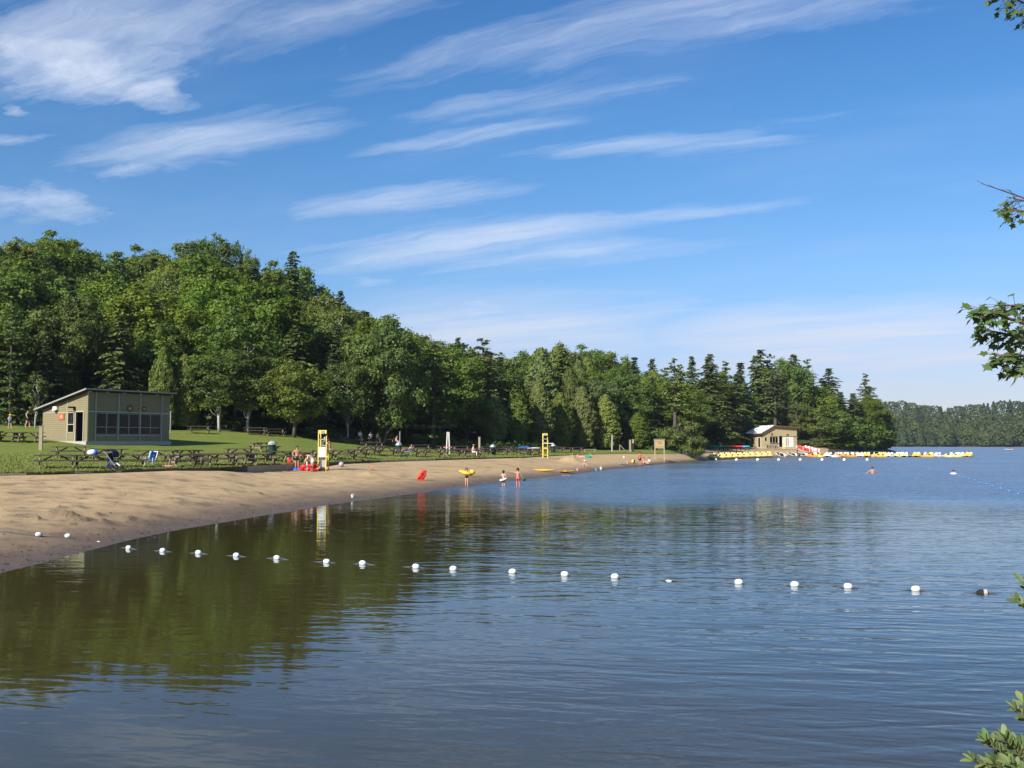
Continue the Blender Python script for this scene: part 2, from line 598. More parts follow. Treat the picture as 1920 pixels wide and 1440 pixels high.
_t = NT(GLASS.node_tree)
_t.n.clear()
_o = _t.add('ShaderNodeOutputMaterial')
_tr = _t.add('ShaderNodeBsdfTransparent')
_tr.inputs[0].default_value = (0.55, 0.57, 0.60, 1)
_gl = _t.add('ShaderNodeBsdfGlossy')
_gl.inputs['Roughness'].default_value = 0.02
_fr = _t.add('ShaderNodeFresnel')
_mx = _t.add('ShaderNodeMixShader')
_t.l.new(_t.math('MULTIPLY', _fr.outputs[0], 0.3), _mx.inputs[0])
_t.l.new(_tr.outputs[0], _mx.inputs[1])
_t.l.new(_gl.outputs[0], _mx.inputs[2])
_t.l.new(_mx.outputs[0], _o.inputs[0])


def sand_mat():
    m = bpy.data.materials.new('sand')
    m.use_nodes = True
    t = NT(m.node_tree)
    p = t.n['Principled BSDF']
    g = t.add('ShaderNodeNewGeometry')
    P = g.outputs['Position']
    n1 = t.noise(P, 0.22, 6, 0.62)
    n2 = t.noise(P, 1.6, 6, 0.65)
    n3 = t.noise(P, 14.0, 4, 0.7)
    dry = t.mix(t.mapr(n1, 0.32, 0.7), (0.51, 0.362, 0.19), (0.41, 0.286, 0.148))
    dry = t.mix(t.mapr(n2, 0.50, 0.78, 0, 0.75), dry, (0.235, 0.170, 0.105))
    dry = t.mix(t.mapr(n3, 0.55, 0.85, 0, 0.35), dry, (0.17, 0.125, 0.08))
    dug_and_shade = t.add('ShaderNodeAttribute', attribute_name='dug_and_shade')
    dry = t.mix(t.math('MULTIPLY', dug_and_shade.outputs['Fac'], t.mapr(n3, 0.3, 0.65, 0.35, 0.95)), dry, (0.135, 0.100, 0.066))  # damp turned sand, plus shade painted into the lumps and footprints
    wet = t.mix(t.mapr(n2, 0.3, 0.7), (0.150, 0.104, 0.072), (0.110, 0.078, 0.056))
    sp = t.add('ShaderNodeSeparateXYZ')
    t.l.new(P, sp.inputs[0])
    zj = t.math('ADD', sp.outputs[2], t.math('MULTIPLY', t.math('SUBTRACT', n1, 0.5), 0.35))
    wetf = t.mapr(zj, 0.04, 0.62, 1, 0, True)
    t.l.new(t.mix(wetf, dry, wet), p.inputs['Base Color'])
    t.put(p.inputs['Roughness'], t.mapr(zj, 0.02, 0.22, 0.42, 0.92))
    p.inputs['Specular IOR Level'].default_value = 0.25
    b = t.add('ShaderNodeBump')
    b.inputs['Strength'].default_value = 0.9
    b.inputs['Distance'].default_value = 0.06
    t.l.new(t.math('ADD', t.math('MULTIPLY', n2, 1.2), t.math('MULTIPLY', n3, 0.35)), b.inputs['Height'])
    t.l.new(b.outputs[0], p.inputs['Normal'])
    return m


def grass_mat():
    m = bpy.data.materials.new('grass')
    m.use_nodes = True
    t = NT(m.node_tree)
    p = t.n['Principled BSDF']
    g = t.add('ShaderNodeNewGeometry')
    P = g.outputs['Position']
    n1 = t.noise(P, 0.12, 5, 0.6)
    n2 = t.noise(P, 0.9, 6, 0.65)
    n3 = t.noise(P, 9.0, 4, 0.75)
    c = t.mix(t.mapr(n1, 0.3, 0.7), (0.125, 0.185, 0.026), (0.185, 0.215, 0.042))
    c = t.mix(t.mapr(n2, 0.46, 0.74, 0, 0.85), c, (0.235, 0.205, 0.078))
    c = t.mix(t.mapr(n3, 0.45, 0.75, 0, 0.55), c, (0.075, 0.115, 0.016))
    t.l.new(c, p.inputs['Base Color'])
    p.inputs['Roughness'].default_value = 0.9
    p.inputs['Specular IOR Level'].default_value = 0.1
    b = t.add('ShaderNodeBump')
    b.inputs['Strength'].default_value = 0.8
    b.inputs['Distance'].default_value = 0.08
    t.l.new(n3, b.inputs['Height'])
    t.l.new(b.outputs[0], p.inputs['Normal'])
    return m


SAND = sand_mat()
GRASS = grass_mat()
FLOOR = mat('forest_floor', (0.045, 0.050, 0.020), (0.022, 0.026, 0.012), 0.95, 0.8, 0.05)
BEDMAT = mat('lake_bed_silt', (0.115, 0.085, 0.050), (0.060, 0.046, 0.030), 0.9, 0.55, 0.0, detail=7)


def water_mat():
    m = bpy.data.materials.new('lake_water')
    m.use_nodes = True
    t = NT(m.node_tree)
    t.n.clear()
    o = t.add('ShaderNodeOutputMaterial')
    g = t.add('ShaderNodeNewGeometry')
    P = g.outputs['Position']
    sp = t.add('ShaderNodeSeparateXYZ')
    t.l.new(P, sp.inputs[0])
    X, Y = sp.outputs[0], sp.outputs[1]
    # patches of breeze: open water is ruffled, the lee of the beach is calm
    pn = t.math('MULTIPLY', t.math('SUBTRACT', t.noise(P, 0.055, 3, 0.5), 0.5), 26.0)
    ex = t.math('ADD', t.math('ADD', X, t.math('MULTIPLY', Y, 0.10)), pn)        # grows out of the lee
    open_ = t.mapr(ex, -9.0, 10.0, 0.0, 1.0, True)
    far = t.mapr(t.math('ADD', Y, t.math('MULTIPLY', pn, 1.3)), 40.0, 66.0, 0.0, 1.0, True)
    calm = t.mapr(t.noise(P, 0.05, 3, 0.5), 0.35, 0.7, 0.55, 1.0)
    # small cross-wind wavelets, crests run across the view

    def wave(Pv):
        rot = t.add('ShaderNodeVectorRotate', rotation_type='Z_AXIS')
        rot.inputs['Angle'].default_value = R(15)
        t.l.new(Pv, rot.inputs['Vector'])
        rv = rot.outputs[0]
        a = t.noise(t.vmath('MULTIPLY', Pv, (0.50, 1.7, 1)), 1.15, 2, 0.5, 0.5)
        b = t.noise(t.vmath('MULTIPLY', rv, (0.42, 2.0, 1)), 2.3, 2, 0.55, 0.4)
        c = t.noise(t.vmath('MULTIPLY', Pv, (1.0, 2.2, 1)), 6.0, 1, 0.5)
        l = t.noise(t.vmath('MULTIPLY', rv, (0.22, 0.8, 1)), 0.62, 1, 0.5, 0.4)
        h = t.math('ADD', t.math('MULTIPLY', a, 0.050), t.math('ADD', t.math('MULTIPLY', b, 0.026), t.math('MULTIPLY', c, 0.006)))
        return t.math('ADD', h, t.math('MULTIPLY', l, 0.06))
    E = 0.05
    h0 = wave(P)
    hx = wave(t.vmath('ADD', P, (E, 0, 0)))
    hy = wave(t.vmath('ADD', P, (0, E, 0)))
    amp = t.math('ADD', t.math('MULTIPLY', open_, 0.48), t.math('MULTIPLY', far, t.mapr(open_, 0, 1, 0.9, 1.9)))
    amp = t.math('ADD', t.math('MULTIPLY', amp, calm), 0.07)
    sx = t.math('MULTIPLY', t.math('SUBTRACT', h0, hx), t.math('MULTIPLY', amp, 1 / E))
    sy = t.math('MULTIPLY', t.math('SUBTRACT', h0, hy), t.math('MULTIPLY', amp, 1 / E))
    cmb = t.add('ShaderNodeCombineXYZ')
    t.l.new(sx, cmb.inputs[0])
    t.l.new(sy, cmb.inputs[1])
    cmb.inputs[2].default_value = 1.0

    class _B:
        outputs = [t.vmath('NORMALIZE', cmb.outputs[0])]
    b = _B
    fr = t.add('ShaderNodeFresnel')
    fr.inputs['IOR'].default_value = 1.40
    t.l.new(b.outputs[0], fr.inputs['Normal'])
    gl = t.add('ShaderNodeBsdfGlossy')
    chop = t.mapr(X, 20.0, 60.0, 0.0, 0.08, True)
    t.put(gl.inputs['Roughness'], t.math('ADD', t.math('ADD', 0.03, t.math('MULTIPLY', t.math('MULTIPLY', far, open_), t.math('MULTIPLY', calm, 0.36))), t.math('MULTIPLY', far, chop)))
    gl.inputs['Color'].default_value = (0.82, 0.93, 1.0, 1)
    t.l.new(b.outputs[0], gl.inputs['Normal'])
    tr = t.add('ShaderNodeBsdfTransparent')
    tr.inputs[0].default_value = (0.46, 0.36, 0.20, 1)
    df = t.add('ShaderNodeBsdfDiffuse')
    df.inputs[0].default_value = (0.082, 0.064, 0.019, 1)
    body = t.add('ShaderNodeMixShader')
    body.inputs[0].default_value = 0.6
    t.l.new(tr.outputs[0], body.inputs[1])
    t.l.new(df.outputs[0], body.inputs[2])
    mx = t.add('ShaderNodeMixShader')
    t.l.new(fr.outputs[0], mx.inputs[0])
    t.l.new(body.outputs[0], mx.inputs[1])
    t.l.new(gl.outputs[0], mx.inputs[2])
    t.l.new(mx.outputs[0], o.inputs[0])
    return m


WATER = water_mat()

# ------------------------------------------------------------------ the land: columns of (shore, edge, tree line, ridge)
PROF = [  # px, Yshore, Yedge, zedge, Ytree, ztree, Yridge, zridge
    (-1700, 8.4, 30, 1.5, 70, 4.5, 130, 22), (-700, 13.5, 38, 1.5, 82, 4.8, 140, 22), (-300, 17.8, 45, 1.5, 90, 4.8, 152, 22),
    (0, 23.4, 51.7, 1.45, 96, 4.7, 165, 21.5), (100, 26, 53.3, 1.45, 98, 4.6, 167, 21.5), (200, 29.6, 56, 1.45, 102, 4.5, 170, 20),
    (320, 34.6, 61, 1.45, 107, 4.45, 170, 20), (430, 39, 65.4, 1.45, 109, 4.3, 172, 20), (550, 45, 75, 1.45, 113, 4.0, 172, 17),
    (640, 51, 83, 1.45, 118, 3.5, 178, 13.5), (720, 55.9, 91, 1.45, 124, 3.0, 185, 10.5), (800, 62.6, 98, 1.45, 128, 2.6, 190, 8),
    (875, 71, 104, 1.45, 134, 2.2, 195, 6.5), (975, 82.6, 113, 1.45, 142, 2.0, 205, 6), (1050, 92, 136, 1.4, 160, 2.0, 230, 8),
    (1090, 101, 146, 1.4, 166, 1.9, 236, 7.5), (1140, 114, 154, 1.4, 172, 1.9, 240, 6), (1200, 131, 158, 1.4, 174, 1.9, 242, 4), (1250, 150, 164, 1.3, 176, 1.8, 246, 4),
    (1313, 172, 184, 1.2, 205, 1.8, 255, 4), (1360, 184, 203, 1.2, 236, 1.9, 275, 4), (1400, 196, 225, 1.5, 255, 2.2, 290, 5),
    (1460, 216, 236, 1.55, 262, 2.3, 296, 5), (1540, 223, 242, 1.3, 264, 2.0, 302, 4), (1575, 240, 256, 0.9, 268, 1.5, 306, 3.5),
    (1600, 262, 268, 0.8, 276, 1.2, 310, 3), (1640, 290, 296, 0.6, 302, 1.0, 318, 2), (1662, 318, 323, 0.5, 328, 0.8, 336, 1.2),
    (1672, 340, 344, 0.3, 348, 0.45, 353, 0.6), (1680, 353, 354, .1, 355, .1, 356, .1)]
PROF = np.array(PROF, dtype=float)
pu = (PROF[:, 0] - 960.0) / F


def col(u):
    return [np.interp(u, pu, PROF[:, k]) for k in range(1, 8)]


LUMPS = []   # turned-up lumps of sand and footprints: (x, y, radius, height)
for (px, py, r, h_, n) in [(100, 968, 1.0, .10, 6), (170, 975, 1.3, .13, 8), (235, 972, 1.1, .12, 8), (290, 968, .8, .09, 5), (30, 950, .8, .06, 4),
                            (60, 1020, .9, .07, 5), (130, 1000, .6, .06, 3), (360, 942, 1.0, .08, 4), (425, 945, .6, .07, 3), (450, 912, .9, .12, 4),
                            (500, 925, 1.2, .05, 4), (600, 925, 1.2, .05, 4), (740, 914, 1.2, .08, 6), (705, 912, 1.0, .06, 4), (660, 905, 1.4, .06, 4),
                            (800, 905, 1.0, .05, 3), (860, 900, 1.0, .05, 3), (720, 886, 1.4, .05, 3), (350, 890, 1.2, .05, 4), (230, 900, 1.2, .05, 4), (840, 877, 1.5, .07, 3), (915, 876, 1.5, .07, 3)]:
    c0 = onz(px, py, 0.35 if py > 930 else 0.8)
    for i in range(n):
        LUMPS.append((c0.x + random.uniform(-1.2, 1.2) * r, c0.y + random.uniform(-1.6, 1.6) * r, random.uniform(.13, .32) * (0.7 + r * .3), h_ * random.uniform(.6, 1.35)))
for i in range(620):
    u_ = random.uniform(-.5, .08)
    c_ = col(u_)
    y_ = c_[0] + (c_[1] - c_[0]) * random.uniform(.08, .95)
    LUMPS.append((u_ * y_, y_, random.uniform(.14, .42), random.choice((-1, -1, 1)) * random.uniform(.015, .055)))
MOUND = ((1071 - 960) / F * 120, 120.0, 1.25, 1.0)
MOUND2 = ((692 - 960) / F * 71.5, 71.5, .9, .36)
LA = np.array(LUMPS)


def sand_z(x, y):
    d2 = (LA[:, 0] - x) ** 2 + (LA[:, 1] - y) ** 2
    k = d2 < (LA[:, 2] * 3) ** 2
    z = 0.0
    if k.any():
        z = float(np.sum(LA[k, 3] * np.exp(-d2[k] / LA[k, 2] ** 2)))
        z *= 0.55 + 0.9 * abs(mnoise.noise(Vector((x * 3.1, y * 3.1, 0))))
    for (mx_, my_, mr, mh) in (MOUND, MOUND2):
        dd = math.hypot(x - mx_, y - my_) / mr
        if dd < 2.2:
            z += mh * math.exp(-(dd ** 1.7)) * (0.85 + 0.3 * mnoise.noise(Vector((x * 2, y * 2, 3))))
    z += 0.035 * mnoise.noise(Vector((x * .7, y * .7, 1))) + 0.012 * mnoise.noise(Vector((x * 3, y * 3, 5)))
    return z


LIP_U = [(0 - 960) / F, (330 - 960) / F, (420 - 960) / F, (480 - 960) / F, (590 - 960) / F, (640 - 960) / F, (1100 - 960) / F]
LIP_Z = [.10, .10, .22, .42, .40, .16, .06]   # the sand lies this much lower than the lawn


UE = (1680 - 960) / F


def gh(x, y, detail=True):
    u = x / max(y, 1.0)
    ys, ye, ze, yt, zt, yr, zr = col(u)
    if u > UE:
        return -2.0
    if y < ys:
        return -0.05 - min(2.5, (ys - y) * 0.045)
    if y < ye:
        t = (y - ys) / (ye - ys)
        z = (ze - float(np.interp(u, LIP_U, LIP_Z))) * (t ** 0.9)
        if detail and u < 0.33:
            z += sand_z(x, y) * min(1, t * 6) * min(1, (1 - t) * 14)
        return float(z)
    if y < yt:
        t = (y - ye) / (yt - ye)
        tl = t ** float(np.interp(u, [-.30, -.16], [1.32, 1.0]))
        return float(ze + (zt - ze) * tl + (0.05 * mnoise.noise(Vector((x * .25, y * .25, 2))) if detail else 0) * min(1, t * 5) * min(1, (1 - t) * 5))
    if y < yr:
        t = (y - yt) / (yr - yt)
        t2 = t * t * (3 - 2 * t) * 0.35 + t * 0.65
        return float(zt + (zr - zt) * t2)
    return float(zr * max(0.0, 1 - (y - yr) / 900.0))


def lay(px, Y):
    """ground point straight below photo column px at distance Y"""
    x = (px - 960.0) / F * Y * 1.0
    return Vector((x, Y, gh(x, Y)))


def sheet(name, us, seg, rows, matl, power=1.0):
    vs, fs = [], []
    nu = len(us)
    for j in range(rows + 1):
        t = (j / rows) ** power
        for u in us:
            ys, ye, ze, yt, zt, yr, zr = col(u)
            if seg == 'bed':
                y = max(4.0, ys - 60) * (1 - t) + ys * t
                z = -0.002 - min(2.5, (ys - y) * 0.045)
                if t == 1:
                    z = 0.0
            elif seg == 'beach':
                y = ys + (ye - ys) * t
                z = 0.0 if j == 0 else gh(u * y, y - 1e-6)
            elif seg == 'lawn':
                y = ye + (yt - ye) * t
                z = gh(u * y, y)
            elif seg == 'hill':
                y = yt + (yr - yt) * t
                z = gh(u * y, y)
            else:
                y = yr + 2500 * t
                z = gh(u * y, y)
            vs.append((u * y, y, z))
    for j in range(rows):
        for i in range(nu - 1):
            a = j * nu + i
            fs.append((a, a + 1, a + nu + 1, a + nu))
    me = bpy.data.meshes.new(name)
    me.from_pydata(vs, [], fs)
    me.polygons.foreach_set('use_smooth', [True] * len(fs))
    me.update()
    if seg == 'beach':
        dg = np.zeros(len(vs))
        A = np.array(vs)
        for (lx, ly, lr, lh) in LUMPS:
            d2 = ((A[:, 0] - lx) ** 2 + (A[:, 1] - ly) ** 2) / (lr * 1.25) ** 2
            dg += np.exp(-d2) * min(1, abs(lh) * 15)  # painted darkening for every lump and footprint, stronger with height
        at_ = me.attributes.new('dug_and_shade', 'FLOAT', 'POINT')
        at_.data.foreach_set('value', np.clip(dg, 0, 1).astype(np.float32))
    o = link(name, me, matl)
    o['kind'] = 'structure'
    return o


U0, U1 = -1.38, 1.38
UB = (1290 - 960) / F       # where the lawn gives way to bare sand and gravel
UC = (1552 - 960) / F
UE = (1680 - 960) / F
us_far = np.linspace(U0, UE, 150)
us_beach = np.concatenate([np.linspace(U0, -0.56, 40)[:-1], np.arange(-0.56, 0.13, 0.0019), np.linspace(0.13, UC, 60)[1:]])
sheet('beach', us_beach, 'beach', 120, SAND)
sheet('lawn', np.concatenate([np.linspace(U0, -0.56, 30)[:-1], np.linspace(-0.56, UB, 220)]), 'lawn', 44, GRASS)
sheet('gravel_ramp', np.linspace(UB, UC, 50), 'lawn', 16, SAND)
sheet('bank', np.linspace(UC, UE, 30), 'beach', 4, FLOOR)
sheet('shore_ground', np.linspace(UC, UE, 30), 'lawn', 4, FLOOR)
sheet('hillside', us_far, 'hill', 16, FLOOR)
sheet('far_ground', np.linspace(U0, (1250 - 960) / F, 120), 'far', 6, FLOOR)
sheet('lake_bed', np.linspace(U0, UE, 240), 'bed', 24, BEDMAT)
b_ = MB()
b_.add([(-1500, -300, -2.6), (1500, -300, -2.6), (1500, 1200, -2.6), (-1500, 1200, -2.6)], [(0, 1, 2, 3)])
tag(b_.build('deep_lake_bed', BEDMAT), kind='structure')
b_ = MB()
b_.add([(-1500, -12, 0), (1500, -12, 0), (1500, 1300, 0), (-1500, 1300, 0)], [(0, 1, 2, 3)])
tag(b_.build('lake_water', WATER), kind='structure')


FARP = [(1500, 840, 15), (1690, 835, 16), (1800, 835, 13), (1920, 800, 16), (2300, 600, 20), (3100, 330, 16)]


def far_prof(px):
    return [float(np.interp(px, [f[0] for f in FARP], [f[k] for f in FARP])) for k in (1, 2)]


vs, fs = [], []
pxs = np.linspace(1500, 3100, 80)
for j in range(9):
    for px in pxs:
        ysh, zr = far_prof(px)
        y = ysh + (0, 3, 10, 40, 80, 120, 160, 400, 1500)[j]
        z = (0, .6, 1.2, 1.2 + zr * .3, 1.2 + zr * .6, zr * .9, zr, zr, 0)[j]
        vs.append(((px - 960) / F * y, y, z))
for j in range(8):
    for i in range(len(pxs) - 1):
        a = j * len(pxs) + i
        fs.append((a, a + 1, a + len(pxs) + 1, a + len(pxs)))
tag(MB().add(vs, fs).build('far_shore', FLOOR, None, True), kind='structure')


# the near bank the photograph is taken from
def near_shore(x):
    def ss(a, b, v):
        t = min(1, max(0, (v - a) / (b - a)))
        return t * t * (3 - 2 * t)
    return 4.0 + 3.6 * ss(1.2, 4.6, x) + 5.4 * ss(3.2, 5.0, -x) + 0.2 * math.sin(x * 2.1)


def nbz(x, y):
    d = near_shore(x) - y
    return min(1.4, 0.22 * d) + 0.05 * mnoise.noise(Vector((x, y, 9))) if d > 0 else max(-1.0, 0.12 * d)


vs, fs = [], []
xs = np.concatenate([np.linspace(-60, -12, 24)[:-1], np.linspace(-12, 12, 90), np.linspace(12, 60, 24)[1:]])
ys_ = np.concatenate([np.linspace(-60, -2, 12)[:-1], np.linspace(-2, 13, 70)])
for y in ys_:
    for x in xs:
        vs.append((x, y, nbz(x, y)))
nx = len(xs)
for j in range(len(ys_) - 1):
    for i in range(nx - 1):
        a = j * nx + i
        fs.append((a, a + 1, a + nx + 1, a + nx))
me = bpy.data.meshes.new('near_bank')
me.from_pydata(vs, [], fs)
me.polygons.foreach_set('use_smooth', [True] * len(fs))
tag(link('near_bank', me, SAND), kind='structure')


# ------------------------------------------------------------------ trees
def unit(v):
    return v / np.maximum(np.linalg.norm(v, axis=-1, keepdims=True), 1e-6)


def rhombs(P, N, L, Wd, T=None, fold=0.12):
    """leaf-sized faces at P with normals N, half length L, half width Wd"""
    n = len(P)
    N = unit(N)
    if T is None:
        T = rng.normal(size=(n, 3))
    T = unit(T - N * np.sum(T * N, axis=1, keepdims=True))
    B = np.cross(N, T)
    L = np.broadcast_to(np.asarray(L), (n,))[:, None]
    Wd = np.broadcast_to(np.asarray(Wd), (n,))[:, None]
    return np.stack([P + T * L, P + B * Wd + N * L * fold, P - T * L, P - B * Wd + N * L * fold], axis=1)


def rdir(n):
    return unit(rng.normal(size=(n, 3)))


class Proto:
    pass


PROTO = {}


def mk_proto(key, H, crown_me, trunk_me, leaf, bark, width):
    p = Proto()
    p.H, p.crown, p.trunk, p.width = H, crown_me, trunk_me, width
    crown_me.materials.append(LEAF[leaf])
    trunk_me.materials.append(bark)
    PROTO.setdefault(key, []).append(p)


def wobble(a, b, n, amp):
    a, b = Vector(a), Vector(b)
    pts = []
    ph = random.uniform(0, 6)
    for i in range(n + 1):
        t = i / n
        p = a.lerp(b, t)
        k = math.sin(t * math.pi) * amp
        pts.append(p + Vector((math.sin(ph + t * 5) * k, math.cos(ph * 1.7 + t * 4) * k, 0)))
    return pts


def broadleaf(key, leaf, H=16.0, Rr=4.6, base=0.18, nclump=46, per=190, ls=0.30, bark=BARK, low=1.0, top_taper=0.55, fork=False, sparse=0.0):
    tm = MB()
    zb = H * base
    tr = (H * 0.014 + 0.05) * (.62 if bark is BIRCHBARK else 1)
    tips = []
    stems = [((0, 0, -0.3), (random.uniform(-.4, .4), random.uniform(-.4, .4), H * .82))]
    if fork:
        stems.append(((0.15, 0.1, -0.3), (1.4, 0.3, H * .75)))
    for a, b in stems:
        pts = wobble(a, b, 7, H * .02)
        tm.tube(pts, [tr * (1.25 if i == 0 else 1) * (1 - .85 * i / 7) for i in range(8)], 7)
    cl = []
    tries = 0
    while len(cl) < nclump and tries < 5000:
        tries += 1
        d = rdir(1)[0]
        r = random.random() ** 0.40
        t = (d[2] * r + 1) / 2
        z = zb + (H - zb) * (0.06 + 0.90 * t)
        env = math.sin(math.pi * min(1, max(0, (t * 0.86 + 0.10)))) ** top_taper
        if d[2] < -0.3:
            env *= low
        p = np.array([d[0] * r * Rr * env * 1.12, d[1] * r * Rr * env * 1.12, z])
        if sparse and random.random() < sparse and r < .8:
            continue
        cl.append((p, Rr * random.uniform(0.14, 0.31) * (1.0 if t < .8 else .75)))
    for p, cr in cl[::2]:
        z0 = max(zb * .8, p[2] - random.uniform(1.2, 3.2))
        tm.tube(wobble((0, 0, z0), p, 4, .25), [tr * .42, tr * .34, tr * .26, tr * .18, tr * .08], 4, cap=False)
    Ps, Ns, Ls, To = [], [], [], []
    cc = np.array([0, 0, zb + (H - zb) * .42])
    for p, cr in cl:
        n = int(per * (cr / (Rr * .23)) ** 2)
        d = rdir(n)
        outw = unit((p - cc)[None, :])
        d = unit(d + outw * 0.55 + np.array([0, 0, .18]))
        f1, f2 = random.uniform(0, 6), random.uniform(0, 6)
        lobe = 1 + .42 * np.sin(5.1 * d[:, :1] + f1) * np.sin(4.3 * d[:, 1:2] + f2) + .22 * np.sin(9 * d[:, 2:3] + f1) * np.sin(7 * d[:, :1] + f2)
        rad = cr * lobe * (0.35 + 0.80 * rng.random((n, 1)) ** .65)
        q = p + d * rad * np.array([1.12, 1.12, 0.85])
        N = d * 0.9 + np.array([0, 0, .30]) + rng.normal(size=(n, 3)) * 0.45
        Ps.append(q)
        Ns.append(N)
        Ls.append(ls * rng.uniform(.65, 1.25, n))
        To.append(np.clip(rng.normal(.5, .22, n) + random.uniform(-.18, .18), 0, 1))
    P, N, L = np.concatenate(Ps), np.concatenate(Ns), np.concatenate(Ls)
    V = rhombs(P, N, L, L * .62)
    mk_proto(key, H, quads_mesh(key + '_crown', V, np.concatenate(To)), tm.mesh(key + '_trunk', True), leaf, bark, Rr * 2)


def conifer(key, leaf, H=18.0, Rr=3.6, base=0.06, whorls=34, per=7, droop=0.25, width=.55, pw=0.85, ls=.34, irregular=.25, bark=BARK, plume=False, bare=0.0):
    tm = MB()
    tr = H * .013 + .06
    tm.tube([(0, 0, -.3), (0.05, 0, H * .3), (0, .08, H * .65), (0, 0, H * .985)], [tr * 1.2, tr * .9, tr * .5, .02], 7)
    Ps, Ns, Ts, Ls, Ws, To = [], [], [], [], [], []
    for i in range(whorls):
        t = (i + random.random() * .6) / whorls
        z = H * (base + (1 - base) * t)
        rr = Rr * max(0.03, (1 - t)) ** pw * (1 - irregular * random.random())
        if base + t < .14:
            rr *= .85
        nb = per if t < .8 else max(4, per - 2)
        a0 = random.uniform(0, 6.28)
        for k in range(nb):
            if random.random() < 0.10 + bare:
                continue
            a = a0 + 6.283 * k / nb + random.uniform(-.3, .3)
            z = H * (base + (1 - base) * min(.985, (i + random.random() * 1.25) / whorls))
            Lb = max(.30, rr * random.uniform(.50, 1.22) * (1 + .28 * math.sin(a * 2 + t * 17 + whorls)))
            d = np.array([math.cos(a), math.sin(a), 0])
            s = np.array([-math.sin(a), math.cos(a), 0])
            rise = (0.32 if t > .7 else 0.10) if not plume else 0.18
            n = max(5, int(Lb * (17 if not plume else 16) * .55 / ls * .34) + 4)
            f = np.sqrt(rng.random(n)) if not plume else rng.random(n) ** .45
            f[0] = 1.0
            zz = z + rise * Lb * f - droop * Lb * f ** 2 + rng.normal(0, .05 + .05 * plume, n)
            lat = rng.uniform(-1, 1, n) * width * Lb * .5 * (1.05 - f * .75) if not plume else rng.uniform(-1, 1, n) * width * Lb * .55
            q = d * (Lb * f)[:, None] + s * lat[:, None]
            q[:, 2] += zz - (np.abs(lat) * .22)
            tone_b = random.uniform(-.22, .22)
            Ps.append(q)
            Ns.append(np.array([0, 0, 1]) + d * 0.35 + rng.normal(size=(n, 3)) * (.30 if not plume else .5))
            Ts.append(d[None, :] + s[None, :] * np.sign(lat)[:, None] * .8 + rng.normal(size=(n, 3)) * .25 - np.array([0, 0, droop * .8]))
            Ls.append(ls * rng.uniform(.7, 1.3, n))
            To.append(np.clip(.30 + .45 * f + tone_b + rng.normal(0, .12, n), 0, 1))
            if Lb > 1.0 and k % 2 == 0:
                tm.tube([(0, 0, z), tuple(d * Lb * .8 + np.array([0, 0, z + rise * Lb * .8 - droop * Lb * .64]))], [tr * .22, .012], 3, cap=False)
    P, N, T, L = map(np.concatenate, (Ps, Ns, Ts, Ls))
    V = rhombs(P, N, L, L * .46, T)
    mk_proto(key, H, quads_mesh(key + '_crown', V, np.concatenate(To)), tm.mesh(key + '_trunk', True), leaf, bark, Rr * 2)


def cedar(key, leaf, H=11.0, Rr=2.5, n=15000, ls=.20, egg=1.0):
    tm = MB()
    tm.tube([(0, 0, -.3), (.05, 0, H * .4), (0, .05, H * .9)], [.16, .12, .03], 6)
    a = rng.uniform(0, 6.283, n)
    t = rng.random(n) ** 1.15
    prof = np.sin(np.pi * np.clip(t * .80 + .16, 0, 1)) ** .8 * (1 - t * .25)
    f1, f2, f3 = rng.uniform(0, 6, 3)
    lob = 1 + .15 * np.sin(a * 4 + t * 31 + f1) * np.sin(a * 2 - t * 17 + f2) + .13 * np.sin(a * 7 - t * 43 + f3) * np.sin(t * 29 + a * 3) + .07 * np.sin(a * 3 + t * 12)
    r = Rr * prof * lob * (1 - .45 * rng.random(n) ** 2.2)
    P = np.stack([r * np.cos(a), r * np.sin(a), H * (.05 + .95 * t) + rng.normal(0, .12, n)], 1)
    o = np.stack([np.cos(a), np.sin(a), np.full(n, .35)], 1)
    N = o + rng.normal(size=(n, 3)) * .55
    T = np.array([0, 0, .8]) + o * .7 + rng.normal(size=(n, 3)) * .6
    L = ls * rng.uniform(.7, 1.3, n)
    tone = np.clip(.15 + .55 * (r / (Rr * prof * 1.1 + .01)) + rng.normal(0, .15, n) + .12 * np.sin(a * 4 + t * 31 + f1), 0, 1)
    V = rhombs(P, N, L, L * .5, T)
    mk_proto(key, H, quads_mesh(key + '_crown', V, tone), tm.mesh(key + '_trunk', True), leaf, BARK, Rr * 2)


for i in range(4):
    broadleaf('broad', 'broad', 16, 4.5, .14, 100, 260, .19, top_taper=.5)
for i in range(2):
    broadleaf('maple', 'bright', 15, 4.8, .06, 110, 250, .19, low=1.15, top_taper=.55)
for i in range(2):
    broadleaf('birch', 'birch', 15, 3.4, .17, 80, 170, .16, bark=BIRCHBARK, low=.8, top_taper=.6, sparse=.25)
broadleaf('youngbirch', 'birch', 7, 1.5, .22, 26, 70, .15, bark=BIRCHBARK, low=.8, top_taper=.7)
broadleaf('airy', 'broad', 16, 4.2, .45, 44, 170, .19, top_taper=.5, sparse=.5)
for i in range(2):
    conifer('hemlock', 'hemlock', 18, 4.4, .05, 38, 9, .34, .75, .62, .30)
conifer('hemlock', 'hemlock', 18, 4.0, .08, 36, 8, .30, .75, .52, .30, irregular=.45)
for i in range(2):
    conifer('spruce', 'spruce', 16, 2.7, .03, 36, 8, .18, .6, .95, .30)
for i in range(2):
    conifer('pine', 'pine', 18, 4.3, .10, 17, 6, .10, .75, .55, .36, irregular=.5, plume=True)
conifer('barepine', 'pine', 19, 3.0, .45, 15, 6, .12, .7, .5, .33, irregular=.5, plume=True)
for i in range(2):
    cedar('cedar', 'cedar', 11, 2.6)
cedar('roundcedar', 'olive', 10, 3.2)
